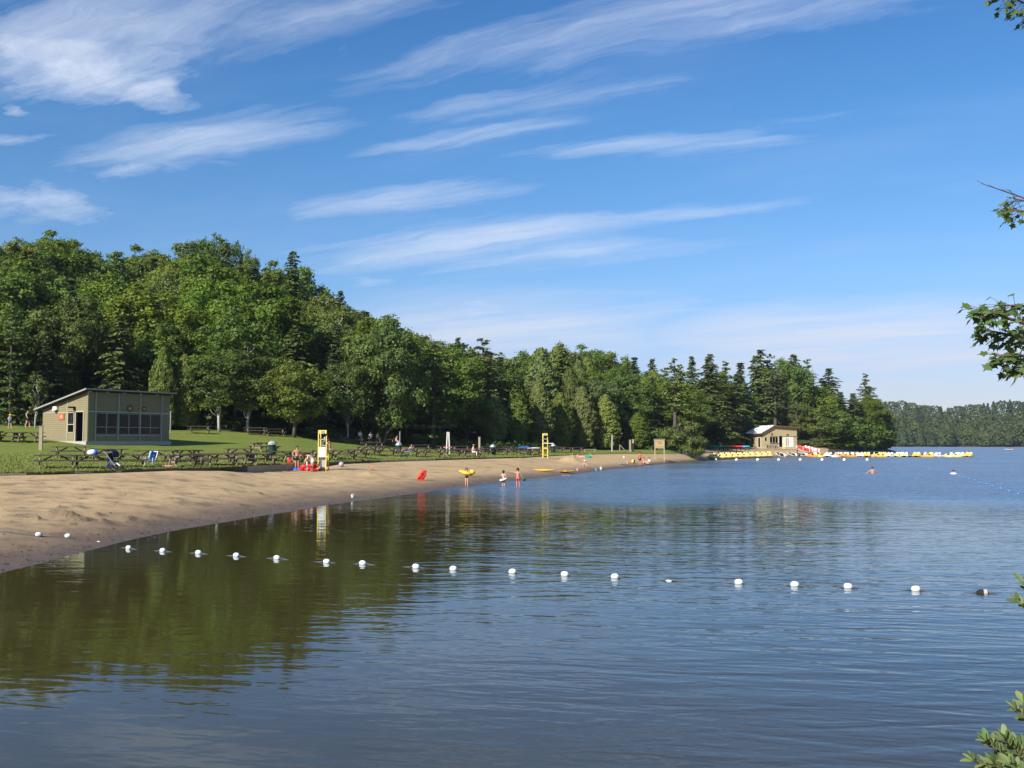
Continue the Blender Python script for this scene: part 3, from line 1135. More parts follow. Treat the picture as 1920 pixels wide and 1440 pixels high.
broadleaf('bush', 'olive', 4.2, 2.4, .02, 40, 110, .16, low=1.3, top_taper=.4)
broadleaf('greenbush', 'bright', 6.5, 3.0, .02, 44, 120, .18, low=1.3, top_taper=.5)

NTREE = [0]
TREE_XY = []


def tree(key, px, top_y, Y, label, cat='tree', group=None, wpx=None, base=None, which=None, name=None):
    """a tree at photo column px and distance Y whose top reaches photo row top_y"""
    g = lay(px, Y) if base is None else base
    if Y < 0:
        return
    ztop = at(px, top_y, Y).z
    h = max(1.0, ztop - g.z)
    P = PROTO[key][(NTREE[0] if which is None else which) % len(PROTO[key])]
    NTREE[0] += 1
    s = h / P.H
    sw = s if wpx is None else (wpx / F * Y) / (P.width * 1.08)
    nm = name or {'broad': 'broadleaf_tree', 'maple': 'maple_tree', 'birch': 'birch_tree', 'youngbirch': 'birch_tree', 'airy': 'broadleaf_tree', 'hemlock': 'hemlock_tree',
                  'spruce': 'spruce_tree', 'pine': 'pine_tree', 'barepine': 'pine_tree', 'cedar': 'cedar_tree', 'roundcedar': 'cedar_tree', 'bush': 'shrub', 'greenbush': 'shrub'}[key]
    e = empty(nm, (g.x, g.y, g.z), random.uniform(0, 6.28), label, cat, group, (sw, sw, s))
    link('crown', P.crown, None, e)
    link('trunk' if cat == 'tree' else 'stem', P.trunk, None, e)
    TREE_XY.append((g.x, g.y))
    return e


SKY_X = [-700, -200, 0, 50, 90, 160, 200, 260, 330, 400, 430, 470, 490, 540, 580, 600, 640, 680, 740, 780, 840, 890, 940, 980, 1030, 1100, 1140, 1170, 1250, 1320, 1400, 1430, 1480, 1510, 1560, 1600, 1625, 1650, 1670, 1690]
SKY_Y = [430, 430, 428, 432, 412, 448, 462, 455, 455, 438, 455, 485, 505, 474, 500, 540, 540, 575, 590, 612, 632, 636, 662, 655, 632, 634, 640, 668, 680, 664, 660, 655, 662, 670, 690, 730, 702, 750, 790, 840]


def sky_y(px):
    return float(np.interp(px, SKY_X, SKY_Y))


# -- the trees one can point to
tree('pine', 18, 575, 97, 'blue-green pine at the far left edge of the lawn, behind the row of tables', wpx=120)
tree('spruce', 85, 610, 101, 'dark spruce rising just left of the shelter roof', wpx=95)
tree('youngbirch', 67, 690, 95, 'thin young birch with pale stem beside the left end of the shelter', wpx=52)
tree('hemlock', 218, 590, 106, 'dark hemlock standing right behind the shelter roof', wpx=135)
tree('cedar', 305, 655, 106, 'yellow-green cedar at the right end of the shelter', wpx=62)
tree('cedar', 345, 668, 108, 'yellow-green cedar between the shelter and the two birches', wpx=66)
tree('birch', 412, 640, 107, 'birch with white trunk, left one of the pair at the top of the lawn', wpx=125, which=0)
tree('birch', 466, 632, 109, 'birch with white trunk, right one of the pair at the top of the lawn', wpx=125, which=1)
tree('birch', 371, 570, 128, 'tall birch with bare white stem showing above the cedars on the slope', wpx=75, which=0)
tree('birch', 152, 505, 135, 'slender pale birch leaning up the dark slope above the shelter', wpx=75, which=1)
tree('broad', 552, 668, 108, 'bright green low maple overhanging the lawn behind the shirtless man', wpx=122, name='maple_tree', which=1)
tree('spruce', 592, 682, 112, 'bluish spruce behind the first lifeguard chair', wpx=80)
tree('hemlock', 545, 470, 158, 'tall dark conifer sticking out of the hilltop', wpx=105)
tree('airy', 405, 430, 165, 'airy round tree standing above the hill skyline with sky between its boughs', wpx=88, which=0)
tree('airy', 462, 462, 163, 'small thin tree on the hill skyline beside the airy round one', wpx=40)
tree('birch', 652, 655, 116, 'olive green birch between the spruce and the big maple', wpx=90, which=0)
tree('maple', 722, 585, 119, 'big bright green maple beyond the middle picnic tables', wpx=150)
tree('pine', 812, 640, 124, 'pine with long level plumes of needles above the bins', wpx=130)
tree('pine', 905, 634, 150, 'broad white pine rising behind the cedars', wpx=140)
tree('spruce', 868, 645, 165, 'pointed spruce on the skyline left of the broad white pine', wpx=70)
for px, ty, Y, wp, lb in [(925, 742, 146, 60, 'first cedar of the row, beside the tan post'), (968, 722, 152, 58, 'second cedar of the row behind the tables'), (1010, 715, 158, 66, 'tall cedar in the row above the blue board'),
                           (1050, 738, 164, 60, 'cedar of the row right behind the farther lifeguard chair'), (1092, 728, 168, 62, 'cedar of the row above the sand mound'), (1135, 742, 171, 62, 'last cedar of the row, by the bare stem')]:
    tree('cedar', px, ty, Y, lb, wpx=wp)
tree('roundcedar', 1068, 695, 176, 'rounded olive tree showing above the row of cedars', wpx=85)
tree('cedar', 1196, 775, 176, 'small cedar behind the wooden posts at the end of the beach', wpx=52)
tree('greenbush', 1222, 800, 178, 'leafy shrub behind the notice board', 'shrub', wpx=70)
tree('barepine', 1266, 672, 182, 'pine with long bare trunk above the willow bush', wpx=80)
tree('bush', 1276, 790, 174, 'willow bush at the end of the sand beside the notice board', 'shrub', wpx=75)
tree('bush', 1296, 822, 172, 'low willow bush leaning over the sand point', 'shrub', wpx=42)
for px, ty, Y, wp, lb in [(1330, 668, 232, 105, 'dark hemlock above the green canoes'), (1383, 700, 252, 100, 'hemlock sweeping down beside the boathouse'), (1352, 740, 226, 85, 'lower hemlock close behind the green canoes'),
                           (1428, 655, 276, 105, 'pointed hemlock on the skyline above the boathouse roof'), (1490, 664, 280, 100, 'hemlock on the skyline right of the boathouse ridge'), (1555, 690, 290, 105, 'pointed hemlock on the shoulder of the wooded point')]:
    tree('hemlock', px, ty, Y, lb, wpx=wp)
tree('barepine', 1453, 690, 266, 'pine with tall bare trunk straight behind the boathouse', wpx=70)
tree('birch', 1492, 745, 268, 'pale-stemmed tree behind the right corner of the boathouse', wpx=55)
tree('pine', 1624, 700, 312, 'wind-blown pine near the tip of the wooded point', wpx=62)
tree('maple', 1545, 755, 268, 'leafy tree on the bank right of the boathouse', wpx=95)
tree('greenbush', 1612, 782, 282, 'rounded bush at the water behind the pedal boats', 'shrub', wpx=90)
tree('greenbush', 1570, 805, 268, 'lower bush on the bank behind the orange pedal boats', 'shrub', wpx=70)
tree('cedar', 1655, 765, 322, 'last tree leaning out at the tip of the wooded point', wpx=48)
tree('bush', 1520, 822, 262, 'bleached scrub on the bank beside the boathouse', 'shrub', wpx=60)
KINDN = {'broad': 'leafy green tree', 'maple': 'bright green leafy tree', 'birch': 'pale-stemmed birch', 'youngbirch': 'young birch', 'airy': 'airy tree', 'hemlock': 'dark hemlock', 'spruce': 'pointed spruce', 'pine': 'plumed pine', 'barepine': 'bare-trunked pine', 'cedar': 'pale cedar'}
LAND = [(40, 'left of the shelter'), (150, 'above the low end of the shelter roof'), (250, 'above the middle of the shelter roof'), (335, 'above the right end of the shelter roof'), (400, 'above the left birch'), (470, 'above the right birch'), (530, 'above the gap beside the birches'), (590, 'above the bright low maple'),
        (640, 'above the first lifeguard chair'), (700, 'above the far sunbathers'), (760, 'behind the big maple'), (830, 'behind the plumed pine'), (900, 'above the white poles'), (960, 'above the tan post'), (1020, 'above the blue board'), (1070, 'above the farther lifeguard chair'), (1130, 'above the sand mound'),
        (1190, 'above the bare stem'), (1250, 'above the notice board'), (1310, 'above the willow bush'), (1370, 'above the green canoes'), (1410, 'left of the boathouse'), (1460, 'above the boathouse ridge'), (1510, 'above the right end of the boathouse'), (1560, 'above the orange pedal boats'), (1610, 'above the round bush'), (9999, 'near the tip of the point')]


def wood_label(key, px, t):
    tier = 'low in the wood' if t < .3 else 'halfway up the wood' if t < .65 else 'high in the wood'
    return '%s %s, %s' % (KINDN[key], tier, [n for x, n in LAND if px < x][0])



# skyline trees
px = -190.0
k = 0
while px < 1660:
    Y = col((px - 960) / F)[5] * random.uniform(.93, .985)
    hill = px < 900
    key = ('broad', 'broad', 'broad', 'maple', 'birch', 'hemlock')[k % 6] if hill else ('broad', 'pine', 'hemlock', 'broad', 'spruce', 'hemlock')[k % 6] if px < 1320 else ('hemlock', 'pine', 'broad', 'hemlock', 'pine', 'spruce')[k % 6]
    if 1000 < px < 1150:
        key = 'broad'
    tree(key, px, sky_y(px) + (random.uniform(-4, 12) if px < 1320 else random.uniform(-2, 34)), Y, '%s on the skyline, %s' % (KINDN[key], [n_ for x_, n_ in LAND if px < x_][0]),
         wpx=(random.uniform(70, 90) if key == 'hemlock' else None) if hill else None if key in ('broad', 'pine') else random.uniform(66, 92),
         group='skyline trees of the hill' if hill else 'skyline trees behind the beach' if px < 1320 else 'skyline trees of the point')
    px += random.uniform(26, 44) * (1.0 if hill else 0.8)
    k += 1
# the rest of the wood, packed between tree line and ridge
def fill(n, p0, p1, keys, lab, grp, hmin, hmax, sep, t0=0.0, t1=1.0, off=2.0):
    made = tries = 0
    while made < n and tries < 6000:
        tries += 1
        px = random.uniform(p0, p1)
        c = col((px - 960) / F)
        t = t0 + (t1 - t0) * random.random()
        Y = c[3] + off + (c[5] - c[3] - off) * t
        g = lay(px, Y)
        if any((g.x - a) ** 2 + (g.y - b) ** 2 < sep * sep for a, b in TREE_XY):
            continue
        h = random.uniform(hmin, hmax)
        zmax = at(px, sky_y(px) + 8, Y).z
        if zmax - g.z < h * .55:
            continue
        h = min(h, zmax - g.z)
        key = random.choice(keys)
        e = tree(key, px, 0, Y, wood_label(key, px, t), group=grp)
        P = [p for p in PROTO[key] if p.crown is e.children[0].data][0]
        s = h / P.H
        kx = random.uniform(.95, 1.2) * (1.3 if key in ('hemlock', 'spruce') else 1)
        e.scale = (s * kx, s * kx * random.uniform(.9, 1.1), s)
        made += 1


fill(88, -230, 640, ['broad', 'broad', 'broad', 'maple', 'birch', 'broad', 'hemlock', 'spruce'], 'tree in the dense wood on the slope above the lawn', 'trees on the wooded slope', 10, 17, 4.4, 0.0, .9)
fill(46, 600, 1000, ['broad', 'maple', 'hemlock', 'spruce', 'broad', 'pine'], 'tree in the wood behind the middle picnic tables', 'trees behind the middle tables', 9, 17, 4.8, 0.0, .85, 7)
fill(42, 960, 1330, ['broad', 'broad', 'pine', 'hemlock', 'cedar', 'birch'], 'tree in the wood behind the cedar row', 'trees behind the cedar row', 9, 18, 5.2, 0.0, .85, 14)
fill(42, 1310, 1660, ['hemlock', 'hemlock', 'pine', 'broad', 'spruce', 'maple'], 'tree in the wood around the boathouse', 'trees around the boathouse', 10, 19, 4.6, 0.0, .9, 12)
# dark undergrowth along the tree line, thick enough that nobody could count it
def undergrowth():
    Ps, Ns, Ls, To = [], [], [], []
    for i in range(620):
        px = random.uniform(-200, 1660)
        if 1390 < px < 1515:
            continue
        c = col((px - 960) / F)
        Y = c[3] + random.uniform(1.0, 7.0)
        g = lay(px, Y)
        n = 46
        d = rdir(n)
        d[:, 2] = np.abs(d[:, 2])
        rr = random.uniform(.7, 1.5)
        P = np.array([g.x, g.y, g.z]) + d * np.array([rr * 1.2, rr * 1.2, rr]) * rng.uniform(.5, 1, (n, 1))
        Ps.append(P)
        Ns.append(d + np.array([0, 0, .5]) + rng.normal(size=(n, 3)) * .5)
        Ls.append(rng.uniform(.18, .34, n))
        To.append(np.clip(rng.normal(.35, .2, n), 0, 1))
    P, N, L = map(np.concatenate, (Ps, Ns, Ls))
    o = link('undergrowth', quads_mesh('undergrowth', rhombs(P, N, L, L * .6), np.concatenate(To)), LEAF['broad'])
    tag(o, 'dark leafy undergrowth along the foot of the wood', 'undergrowth', kind='stuff')


undergrowth()


def far_wood():
    Vs, To = [], []
    for row, (dy, zr, cnt) in enumerate([(6, 0, 95), (30, 0, 80), (70, 0, 80), (120, 0, 80), (165, 0, 90)]):
        for i in range(cnt):
            px = 1630 + (2430 - 1630) * (i + random.random()) / cnt
            u = (px - 960) / F
            ysh, zr = far_prof(px)
            Y = ysh + dy + random.uniform(-8, 8)
            x = u * Y
            z = 1.2 + (zr - 1.2) * min(1, max(0, (Y - ysh - 10) / 150))
            h = random.uniform(13, 21) * (0.8 if row == 0 else 1)
            top = at(px, float(np.interp(px, [1640, 1690, 1720, 1780, 1850, 1890, 1920, 2300], [752, 750, 757, 762, 755, 748, 752, 740])) + 4 * random.random(), Y).z
            h = min(h, max(6, top - z))
            if row == 4:
                h = max(6, top - z)
            con = random.random() < .45
            n = 700
            t = rng.random(n)
            a = rng.uniform(0, 6.283, n)
            if con:
                prof = (1 - t) ** .8
                Rr = h * .27
            else:
                prof = np.sin(np.pi * np.clip(t * .85 + .12, 0, 1)) ** .6
                Rr = h * .40
            lob = 1 + .25 * np.sin(a * 4 + t * 11 + i)
            r = Rr * prof * lob * np.sqrt(rng.uniform(.3, 1, n))
            P = np.stack([x + r * np.cos(a), Y + r * np.sin(a), z + h * (.03 + .97 * t)], 1)
            N = np.stack([np.cos(a), np.sin(a), np.full(n, .7)], 1) + rng.normal(size=(n, 3)) * .5
            L = rng.uniform(.6, 1.2, n)
            Vs.append(rhombs(P, N, L, L * .65))
            To.append(np.clip(rng.normal(.40, .12, n) + random.uniform(-.28, .25) - .12 * con, 0, 1))
    o = link('far_wood', quads_mesh('far_wood', np.concatenate(Vs), np.concatenate(To)), LEAF['far'])
    tag(o, 'far wooded shore across the lake beyond the pedal boats', 'woodland', kind='stuff')


far_wood()


def on_sand(px, py, z=0.7):
    d = ray(px, py)
    y = 12.0
    while y < 420:
        p = Vector((d.x / d.y * y, y, EYE + d.z / d.y * y))
        g = max(0.0, gh(p.x, p.y, False))
        if p.z <= g + 1e-4:
            break
        y += 0.04 + y * .0006
    return Vector((p.x, p.y, max(0.0, gh(p.x, p.y))))



def debris():
    Ps, Ls, To = [], [], []
    for i in range(900):
        px = random.uniform(-30, 1250)
        c = col((px - 960) / F)
        t_ = abs(random.gauss(.05, .05)) if i % 3 else random.random() * .9
        Y = c[0] + (c[1] - c[0]) * t_
        x = (px - 960) / F * Y
        Ps.append((x, Y, max(0.0, gh(x, Y)) + .012))
        Ls.append(random.uniform(.02, .09))
        To.append(random.random())
    P = np.array(Ps)
    n = len(P)
    N = np.array([0, 0, 1.0]) + rng.normal(size=(n, 3)) * .25
    o = link('beach_debris', quads_mesh('beach_debris', rhombs(P, N, np.array(Ls), np.array(Ls) * .35), To), BARK)
    tag(o, 'scattered dark twigs and bark bits washed up on the sand', 'debris', kind='stuff')


debris()

# ------------------------------------------------------------------ timber edging between lawn and sand
edging = empty('timber_edging', (0, 0, 0), 0, 'low line of weathered boards holding the lawn back from the sand', 'edging')
pts_e = []
pxe = -700.0
while pxe < 1030:
    c = col((pxe - 960) / F)
    pts_e.append(Vector(((pxe - 960) / F * c[1], c[1] - .03, c[2])))
    pxe += max(8, 3.4 / (c[1] * 1.12) * F * .82)
for a, b in zip(pts_e[:-1], pts_e[1:]):
    d = (b - a).normalized()
    m_ = MB().beam(a + d * .02 - Vector((0, 0, .20)), b - d * .02 - Vector((0, 0, .20 + random.uniform(-.02, .02))), .07, .44)
    m_.build('board', WOOD_LT if random.random() < .35 else WOOD_DK, edging)


def tufts():
    Ps, Ts, Ls, To = [], [], [], []
    for i in range(30000):
        px = random.uniform(-40, 1120)
        c = col((px - 960) / F)
        d_ = random.random() ** 2.2
        Y = c[1] + .05 + d_ * min(16, c[3] - c[1] - 1)
        x = (px - 960) / F * Y
        Ps.append((x, Y, gh(x, Y) + .02))
        Ls.append(random.uniform(.035, .085) * (1.5 if d_ < .01 else 1))
        To.append(random.random())
    P = np.array(Ps)
    n = len(P)
    T = np.stack([rng.normal(0, .45, n), rng.normal(0, .45, n), np.ones(n)], 1)
    N = rng.normal(size=(n, 3)) * np.array([1, 1, .2]) + np.array([0, -.6, 0])
    o = link('grass_tufts', quads_mesh('grass_tufts', rhombs(P, N, np.array(Ls), np.array(Ls) * .42, T), To), LEAF['grass'])
    tag(o, 'grass tufts along the edge of the lawn', 'grass', kind='stuff')


LEAF['grass'] = leaf_mat('grass_blade', (0.11, 0.155, 0.026), (0.25, 0.255, 0.065), 0.25)
tufts()


# ------------------------------------------------------------------ picnic tables
def make_table():
    e = empty('picnic_table', (0, 0, 0))
    m = MB()
    for k in range(5):
        m.box((0, -.30 + k * .15, .73 + random.uniform(-.004, .004)), (2.35, .138, .055))
    m.build('tabletop', WOOD_DK, e)  # top and seats take the dark wood, shade put into their colour
    for sy in (-1, 1):
        m = MB()
        for k in (0, 1):
            m.box((0, sy * (.60 + .15 * k), .43), (2.35, .138, .06))
        m.build('bench_seat', WOOD_DK, e)
    for sx in (-.85, .85):
        for sy in (-1, 1):
            m = MB()
            m.beam((sx, sy * .22, .70), (sx, sy * .66, 0), .07, .15)
            m.build('leg', WOOD_MD, e)
        m = MB()
        m.beam((sx + .065, -.80, .34), (sx + .065, .80, .34), .055, .15)
        m.build('crossbar', WOOD_MD, e)
        m = MB()
        m.beam((sx, -.34, .69), (sx, .34, .69), .045, .08)
        m.beam((sx * .9, 0, .40), (sx * .25, 0, .70), .045, .08)
        m.build('brace', WOOD_DK, e)
    return e


table0 = make_table()
cache_kids()
NTAB = [0]


def table(px, py, Y, rz, label, group=None):
    t = table0 if NTAB[0] == 0 else copy_tree(table0)
    NTAB[0] += 1
    g = lay(px, Y)
    t.location = g
    t.rotation_euler = (0, 0, R(rz))
    tag(t, label, 'picnic table', group or 'picnic tables on the lawn')
    return t


def ontab(t, x, y, z=.757):
    return Matrix.Translation(t.location) @ Matrix.Rotation(t.rotation_euler.z, 4, 'Z') @ Vector((x, y, z))


TA = table(108, 877, 57.6, 24, 'front picnic table at the left end, nearest the tan post')
TB = table(176, 877, 58.8, 26, 'front picnic table carrying the white bag, with the stroller parked at it')
TC = table(242, 876, 61.5, 22, 'front picnic table just right of the stroller')
TD = table(135, 851, 67.0, 20, 'second-row picnic table behind the white bag, in front of the shelter door')
TE = table(287, 853, 68.0, 22, 'second-row picnic table behind the blue beach chair')
TF = table(350, 851, 70.5, 52, 'second-row picnic table with pale A-legs right of the blue beach chair')
TG = table(350, 868, 64.2, 40, 'front picnic table right of the yellow towel')
TH = table(418, 870, 67.5, 24, 'front picnic table at the left end of the run before the first bin')
TI = table(488, 869, 71.5, 48, 'front picnic table with pale legs nearest the first green bin')
TJ = table(452, 860, 76.0, 28, 'middle-row picnic table between the front run and the open lawn')
TK = table(496, 846, 86.0, 55, 'picnic table half hidden behind the first green bin')
TL = table(560, 866, 77.5, 50, 'picnic table where the shirtless man stands')
TM_ = table(648, 864, 87.0, 20, 'front picnic table just right of the first lifeguard chair')
table(20, 832, 79, 6, 'far-left picnic table by the tan post, in line behind the sand')
table(52, 832, 79.8, 4, 'far-left picnic table nearest the shelter corner')
table(-25, 831, 78.5, 6, 'far-left picnic table cut by the picture edge')
table(375, 805, 103.5, 10, 'lone picnic table in the shade beside the left birch trunk')
table(480, 807, 107, 12, 'lone picnic table in the shade right of the two birch trunks')
table(514, 810, 107.5, 30, 'picnic table in deep shade beside the bright low maple')
table(205, 860, 66.5, 30, 'second-row picnic table hidden behind the stroller')
table(384, 866, 67.5, 18, 'front picnic table between the pale-legged one and the long run')
table(455, 868, 70.0, 24, 'front picnic table in the middle of the run before the first bin')
table(524, 866, 77.0, 20, 'front picnic table between the first bin and the shirtless man')
table(608, 860, 84.0, 26, 'picnic table right behind the first lifeguard chair')
table(672, 862, 91.0, 22, 'front picnic table beyond the mauve ball')
GB = 'picnic tables crowded on the middle lawn'
for px, Y, rz, lb in [(690, 97, 25, 'picnic table nearest the ball on the sand'), (725, 99, 22, 'picnic table in the front run below the second green bin'), (768, 101, 18, 'picnic table in the front run right of the second green bin'), (812, 103, 16, 'picnic table at the right end of the front run, by the two white poles'),
                      (700, 106, 24, 'picnic table second row left of the second bin'), (660, 112, 20, 'picnic table where the far sunbathers sit'), (690, 113, 22, 'picnic table between the sunbathers and the second bin'), (625, 112, 18, 'picnic table beyond the first lifeguard chair'),
                      (722, 118, 15, 'picnic table in front of the big maple trunk'), (788, 112, 20, 'picnic table in tree shade right of the second bin')]:
    table(px, 850, Y, rz, lb, GB)
GC = 'picnic tables packed under the cedars'
FT = 'picnic table packed in the far rows between the white poles and the cedars'
for px, Y, rz in [(850, 108, 20), (880, 111, 15), (838, 116, 24), (862, 120, 18), (905, 117, 12), (940, 119, 15), (960, 124, 20), (915, 126, 18), (945, 131, 12)]:
    table(px, 850, Y, rz, FT, GC)
FT2 = 'picnic table packed around the farther lifeguard chair under the cedars'
for px, Y, rz in [(985, 128, 15), (1000, 133, 10), (1018, 143, 14), (1045, 147, 12), (1062, 150, 15), (1078, 152, 12), (1030, 151, 18), (972, 138, 16)]:
    table(px, 850, Y, rz, FT2, GC)


# ------------------------------------------------------------------ shelter building on the lawn
def wall_boards(mb, x0, x1, z0, ztop, y, th, step=.19, holes=()):
    """horizontal lapped boards along local x; ztop(x) gives the wall top; holes = (x0,x1,z0,z1)"""
    z = z0
    while True:
        zt = z + step - .012
        if z >= max(ztop(x0), ztop(x1)):
            break
        segs = [(x0, x1)]
        for (a, b, c, d) in holes:
            if zt > c + .01 and z < d - .01:
                ns = []
                for (p, q) in segs:
                    if b <= p or a >= q:
                        ns.append((p, q))
                    else:
                        if a > p:
                            ns.append((p, a))
                        if b < q:
                            ns.append((b, q))
                segs = ns
        for (p, q) in segs:
            # clip by sloping top
            def cut(x):
                return max(z, min(zt, ztop(x)))
            za, zb = cut(p), cut(q)
            if za <= z + .003 and zb <= z + .003:
                continue
            pts = []
            xa, xb = p, q
            n = max(1, int((q - p) / .5)) if (za < zt - .001 or zb < zt - .001) else 1
            for i in range(n):
                u0 = xa + (xb - xa) * i / n
                u1 = xa + (xb - xa) * (i + 1) / n
                c0, c1 = cut(u0), cut(u1)
                if c0 <= z + .003 and c1 <= z + .003:
                    continue
                vs = []
                for (ux, uc) in ((u0, c0), (u1, c1)):
                    vs += [(ux, y, z), (ux, y + th, z), (ux, y + th, uc), (ux, y + .012, uc)]
                mb.add(vs, [(0, 1, 2, 3), (7, 6, 5, 4), (0, 4, 5, 1), (1, 5, 6, 2), (2, 6, 7, 3), (3, 7, 4, 0)])
        z += step
    return mb


def rot_part(o, rz, loc=(0, 0, 0)):
    o.rotation_euler = (0, 0, rz)
    o.location = loc
    return o


def plate(sx0, sx1, z0, z1, y0, y1):
    return MB().box(((sx0 + sx1) / 2, (y0 + y1) / 2, (z0 + z1) / 2), (sx1 - sx0, abs(y1 - y0), z1 - z0))


LB, WB, HF, HBK = 9.0, 6.3, 4.42, 2.95
C0 = Vector((-37.3 * .9, 89.0 * .9, 0))
fang = math.atan2(.857, .515)          # direction along the front wall
zb0 = at(163, 828.5, 80.1).z
shelter = empty('park_shelter', (C0.x, C0.y, zb0), fang, 'tan shed-roofed shelter with dark windows standing on the lawn', 'building', None, (.9, .9, .9))
# local frame: x along the front wall (away to the right), +y = back into the building, z up
plate(-.15, LB + .15, -1.2, .05, -.12, WB + .12).build('foundation', CONC, shelter)
W3 = [(.90, 3.15), (3.27, 5.52), (5.64, 7.95)]
holesF = [(a, b, .66, 2.58) for a, b in W3]
wall_boards(MB(), 0, LB, .05, lambda x: HF, 0, .12, .19, holesF).build('front_wall', SIDING, shelter)


def ztop_end(x):   # end wall local x runs from the front corner towards the back
    return HF + (HBK - HF) * x / WB


ew = wall_boards(MB(), 0.125, WB, .05, ztop_end, 0, .12, .19, [(.50, 1.55, .05, 2.62), (1.80, 2.65, .85, 2.62)])
ewo = ew.build('end_wall', SIDING, shelter)
# end wall lies in the plane x=0 and runs along +y: rotate its local x to +y, its outside (-y) to -x
ewo.matrix_local = Matrix(((0, 1, 0, 0), (1, 0, 0, 0), (0, 0, 1, 0), (0, 0, 0, 1)))
bw = wall_boards(MB(), 0, LB, .05, lambda x: HBK, 0, .12, .6)
rot_part(bw.build('back_wall', SIDING, shelter), 0, (0, WB - .12, 0))
ew2 = wall_boards(MB(), 0.125, WB, .05, ztop_end, 0, .12, .6).build('far_end_wall', SIDING, shelter)
ew2.matrix_local = Matrix(((0, -1, 0, LB), (1, 0, 0, 0), (0, 0, 1, 0), (0, 0, 0, 1)))
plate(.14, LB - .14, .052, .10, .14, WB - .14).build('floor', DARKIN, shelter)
MB().box((LB / 2, 2.2, 1.5), (LB - .5, .1, 2.9)).box((LB - .2, 1.15, 1.5), (.08, 1.9, 2.9)).box((LB / 2, 1.15, 2.98), (LB - .3, 2.0, .04)).build('dark_lining', DARKIN, shelter)  # dark lining added inside so the window bays look unlit


def slope_slab(mb, x0, x1, y0, y1, za, zb, th):
    vs = [(x0, y0, za), (x1, y0, za), (x1, y1, zb), (x0, y1, zb)]
    vs += [(x, y, z + th) for x, y, z in vs]
    return mb.add(vs, [(3, 2, 1, 0), (4, 5, 6, 7), (0, 1, 5, 4), (1, 2, 6, 5), (2, 3, 7, 6), (3, 0, 4, 7)])


sl = (HBK - HF) / WB
yo0, yo1 = -.42, WB + .62
roof = slope_slab(MB(), -.50, LB + .42, yo0, yo1, HF + .02 + sl * yo0, HF + .02 + sl * yo1, .17).build('roof', ROOFDK, shelter)
f_ = MB()
slope_slab(f_, -.535, -.502, yo0 - .03, yo1, HF + sl * yo0 + .05, HF + .05 + sl * yo1, .13)
slope_slab(f_, -.535, LB + .45, yo0 - .035, yo0 - .003, HF + sl * yo0 + .05, HF + .05 + sl * yo0, .12)
f_.build('fascia', FASCIA, roof)
for i in range(6):
    x = i * LB / 5.0
    MB().box((min(max(x, .06), LB - .06), -.21, HF + .02 - .08 + .05), (.07, .38, .12)).build('rafter_end', FASCIA, roof)
for a in (.82, 3.21, 5.58, 8.02):
    MB().box((a, -.045, 2.23), (.11, .085, 4.36)).build('post', FASCIA, shelter)
MB().box((LB / 2, -.022, 2.68), (LB, .045, .10)).build('beam', TRIM, shelter)
MB().box((4.42, -.022, .58), (7.1, .045, .10)).build('sill', FASCIA, shelter)
MB().box((.06, -.016, 2.2), (.12, .03, 4.3)).build('corner_board', TRIM, shelter)
for a, b in W3:
    f = MB()
    m_ = (a + b) / 2
    for x in (a + .03, m_, b - .03):
        f.box((x, .05, 1.62), (.06, .06, 1.92))
    for z in (.69, 1.33, 2.55):
        f.box((m_, .052, z), (b - a, .05, .05))
    fr_ = f.build('window', GREYMET, shelter)
    for (p, q) in ((a + .06, m_ - .03), (m_ + .03, b - .06)):
        MB().box(((p + q) / 2, .055, 1.62), (q - p, .008, 1.86)).build('pane', GLASS, fr_)
# end wall fittings (x just outside 0)
d_ = MB()
for y in (.47, 1.58):
    d_.box((-.02, y, 1.33), (.06, .09, 2.62))
d_.box((-.02, 1.02, 2.68), (.06, 1.2, .09))
dr = d_.build('door_frame', TRIM, shelter)
MB().box((.55, .52, 1.32), (.9, .05, 2.5)).build('door', DARKIN, shelter)
f = MB()
for y in (1.79, 2.66):
    f.box((-.015, y, 1.72), (.05, .07, 1.8))
for z in (.84, 1.55, 2.62):
    f.box((-.013, 2.22, z), (.046, .84, .06))
fr_ = f.build('window', TRIM, shelter)
MB().box((.03, 2.22, 1.72), (.008, .8, 1.72)).build('pane', GLASS, fr_)
MB().box((-.015, 2.78, 1.9), (.03, .07, 3.6)).build('batten', TRIM, shelter)
MB().box((-.012, 4.5, 2.62), (.024, 3.4, .06)).build('batten', TRIM, shelter)
MB().box((-.03, .5, 4.0), (.05, .06, .01)).build('lamp_bracket', GREYMET, shelter)
lm = MB().box((-.35, 1.72, 3.05), (.62, .20, .14)).box((-.10, 1.72, 2.96), (.10, .10, .36))
lm.build('wall_lamp', BLACK, shelter)
sg = MB().box((-.03, 3.55, 2.25), (.05, .75, .55)).build('wall_sign', SIGNRED, shelter)
MB().ball((-.06, 3.55, 2.25), (.012, .19, .17)).build('emblem', SIGNWOOD, sg)
fl = MB().box((-.10, 4.35, 3.02), (.2, .55, .32)).ball((-.26, 4.35, 2.86), (.14, .22, .14)).build('floodlight', WPLAST, shelter)
for x, r_ in ((4.42, .34), (6.0, .26)):
    MB().lathe([(r_ * .6, 0), (r_, .02), (r_, .05), (r_ * .9, .06)], 14).build('wall_plaque', SIGNBROWN, shelter).matrix_local = Matrix.Translation((x, -.01, 3.05)) @ Matrix.Rotation(R(90), 4, 'X')
    MB().ball((x, -.075, 3.05), (r_ * .5, .015, r_ * .35)).build('emblem', SIGNWOOD, shelter)

# ------------------------------------------------------------------ boathouse
YB = 243.0
gB = at(1430, 838.5, YB)
boath = empty('boathouse', (gB.x, gB.y, gB.z), R(16), 'tan boathouse with pale sloping roof above the boat ramp', 'building')
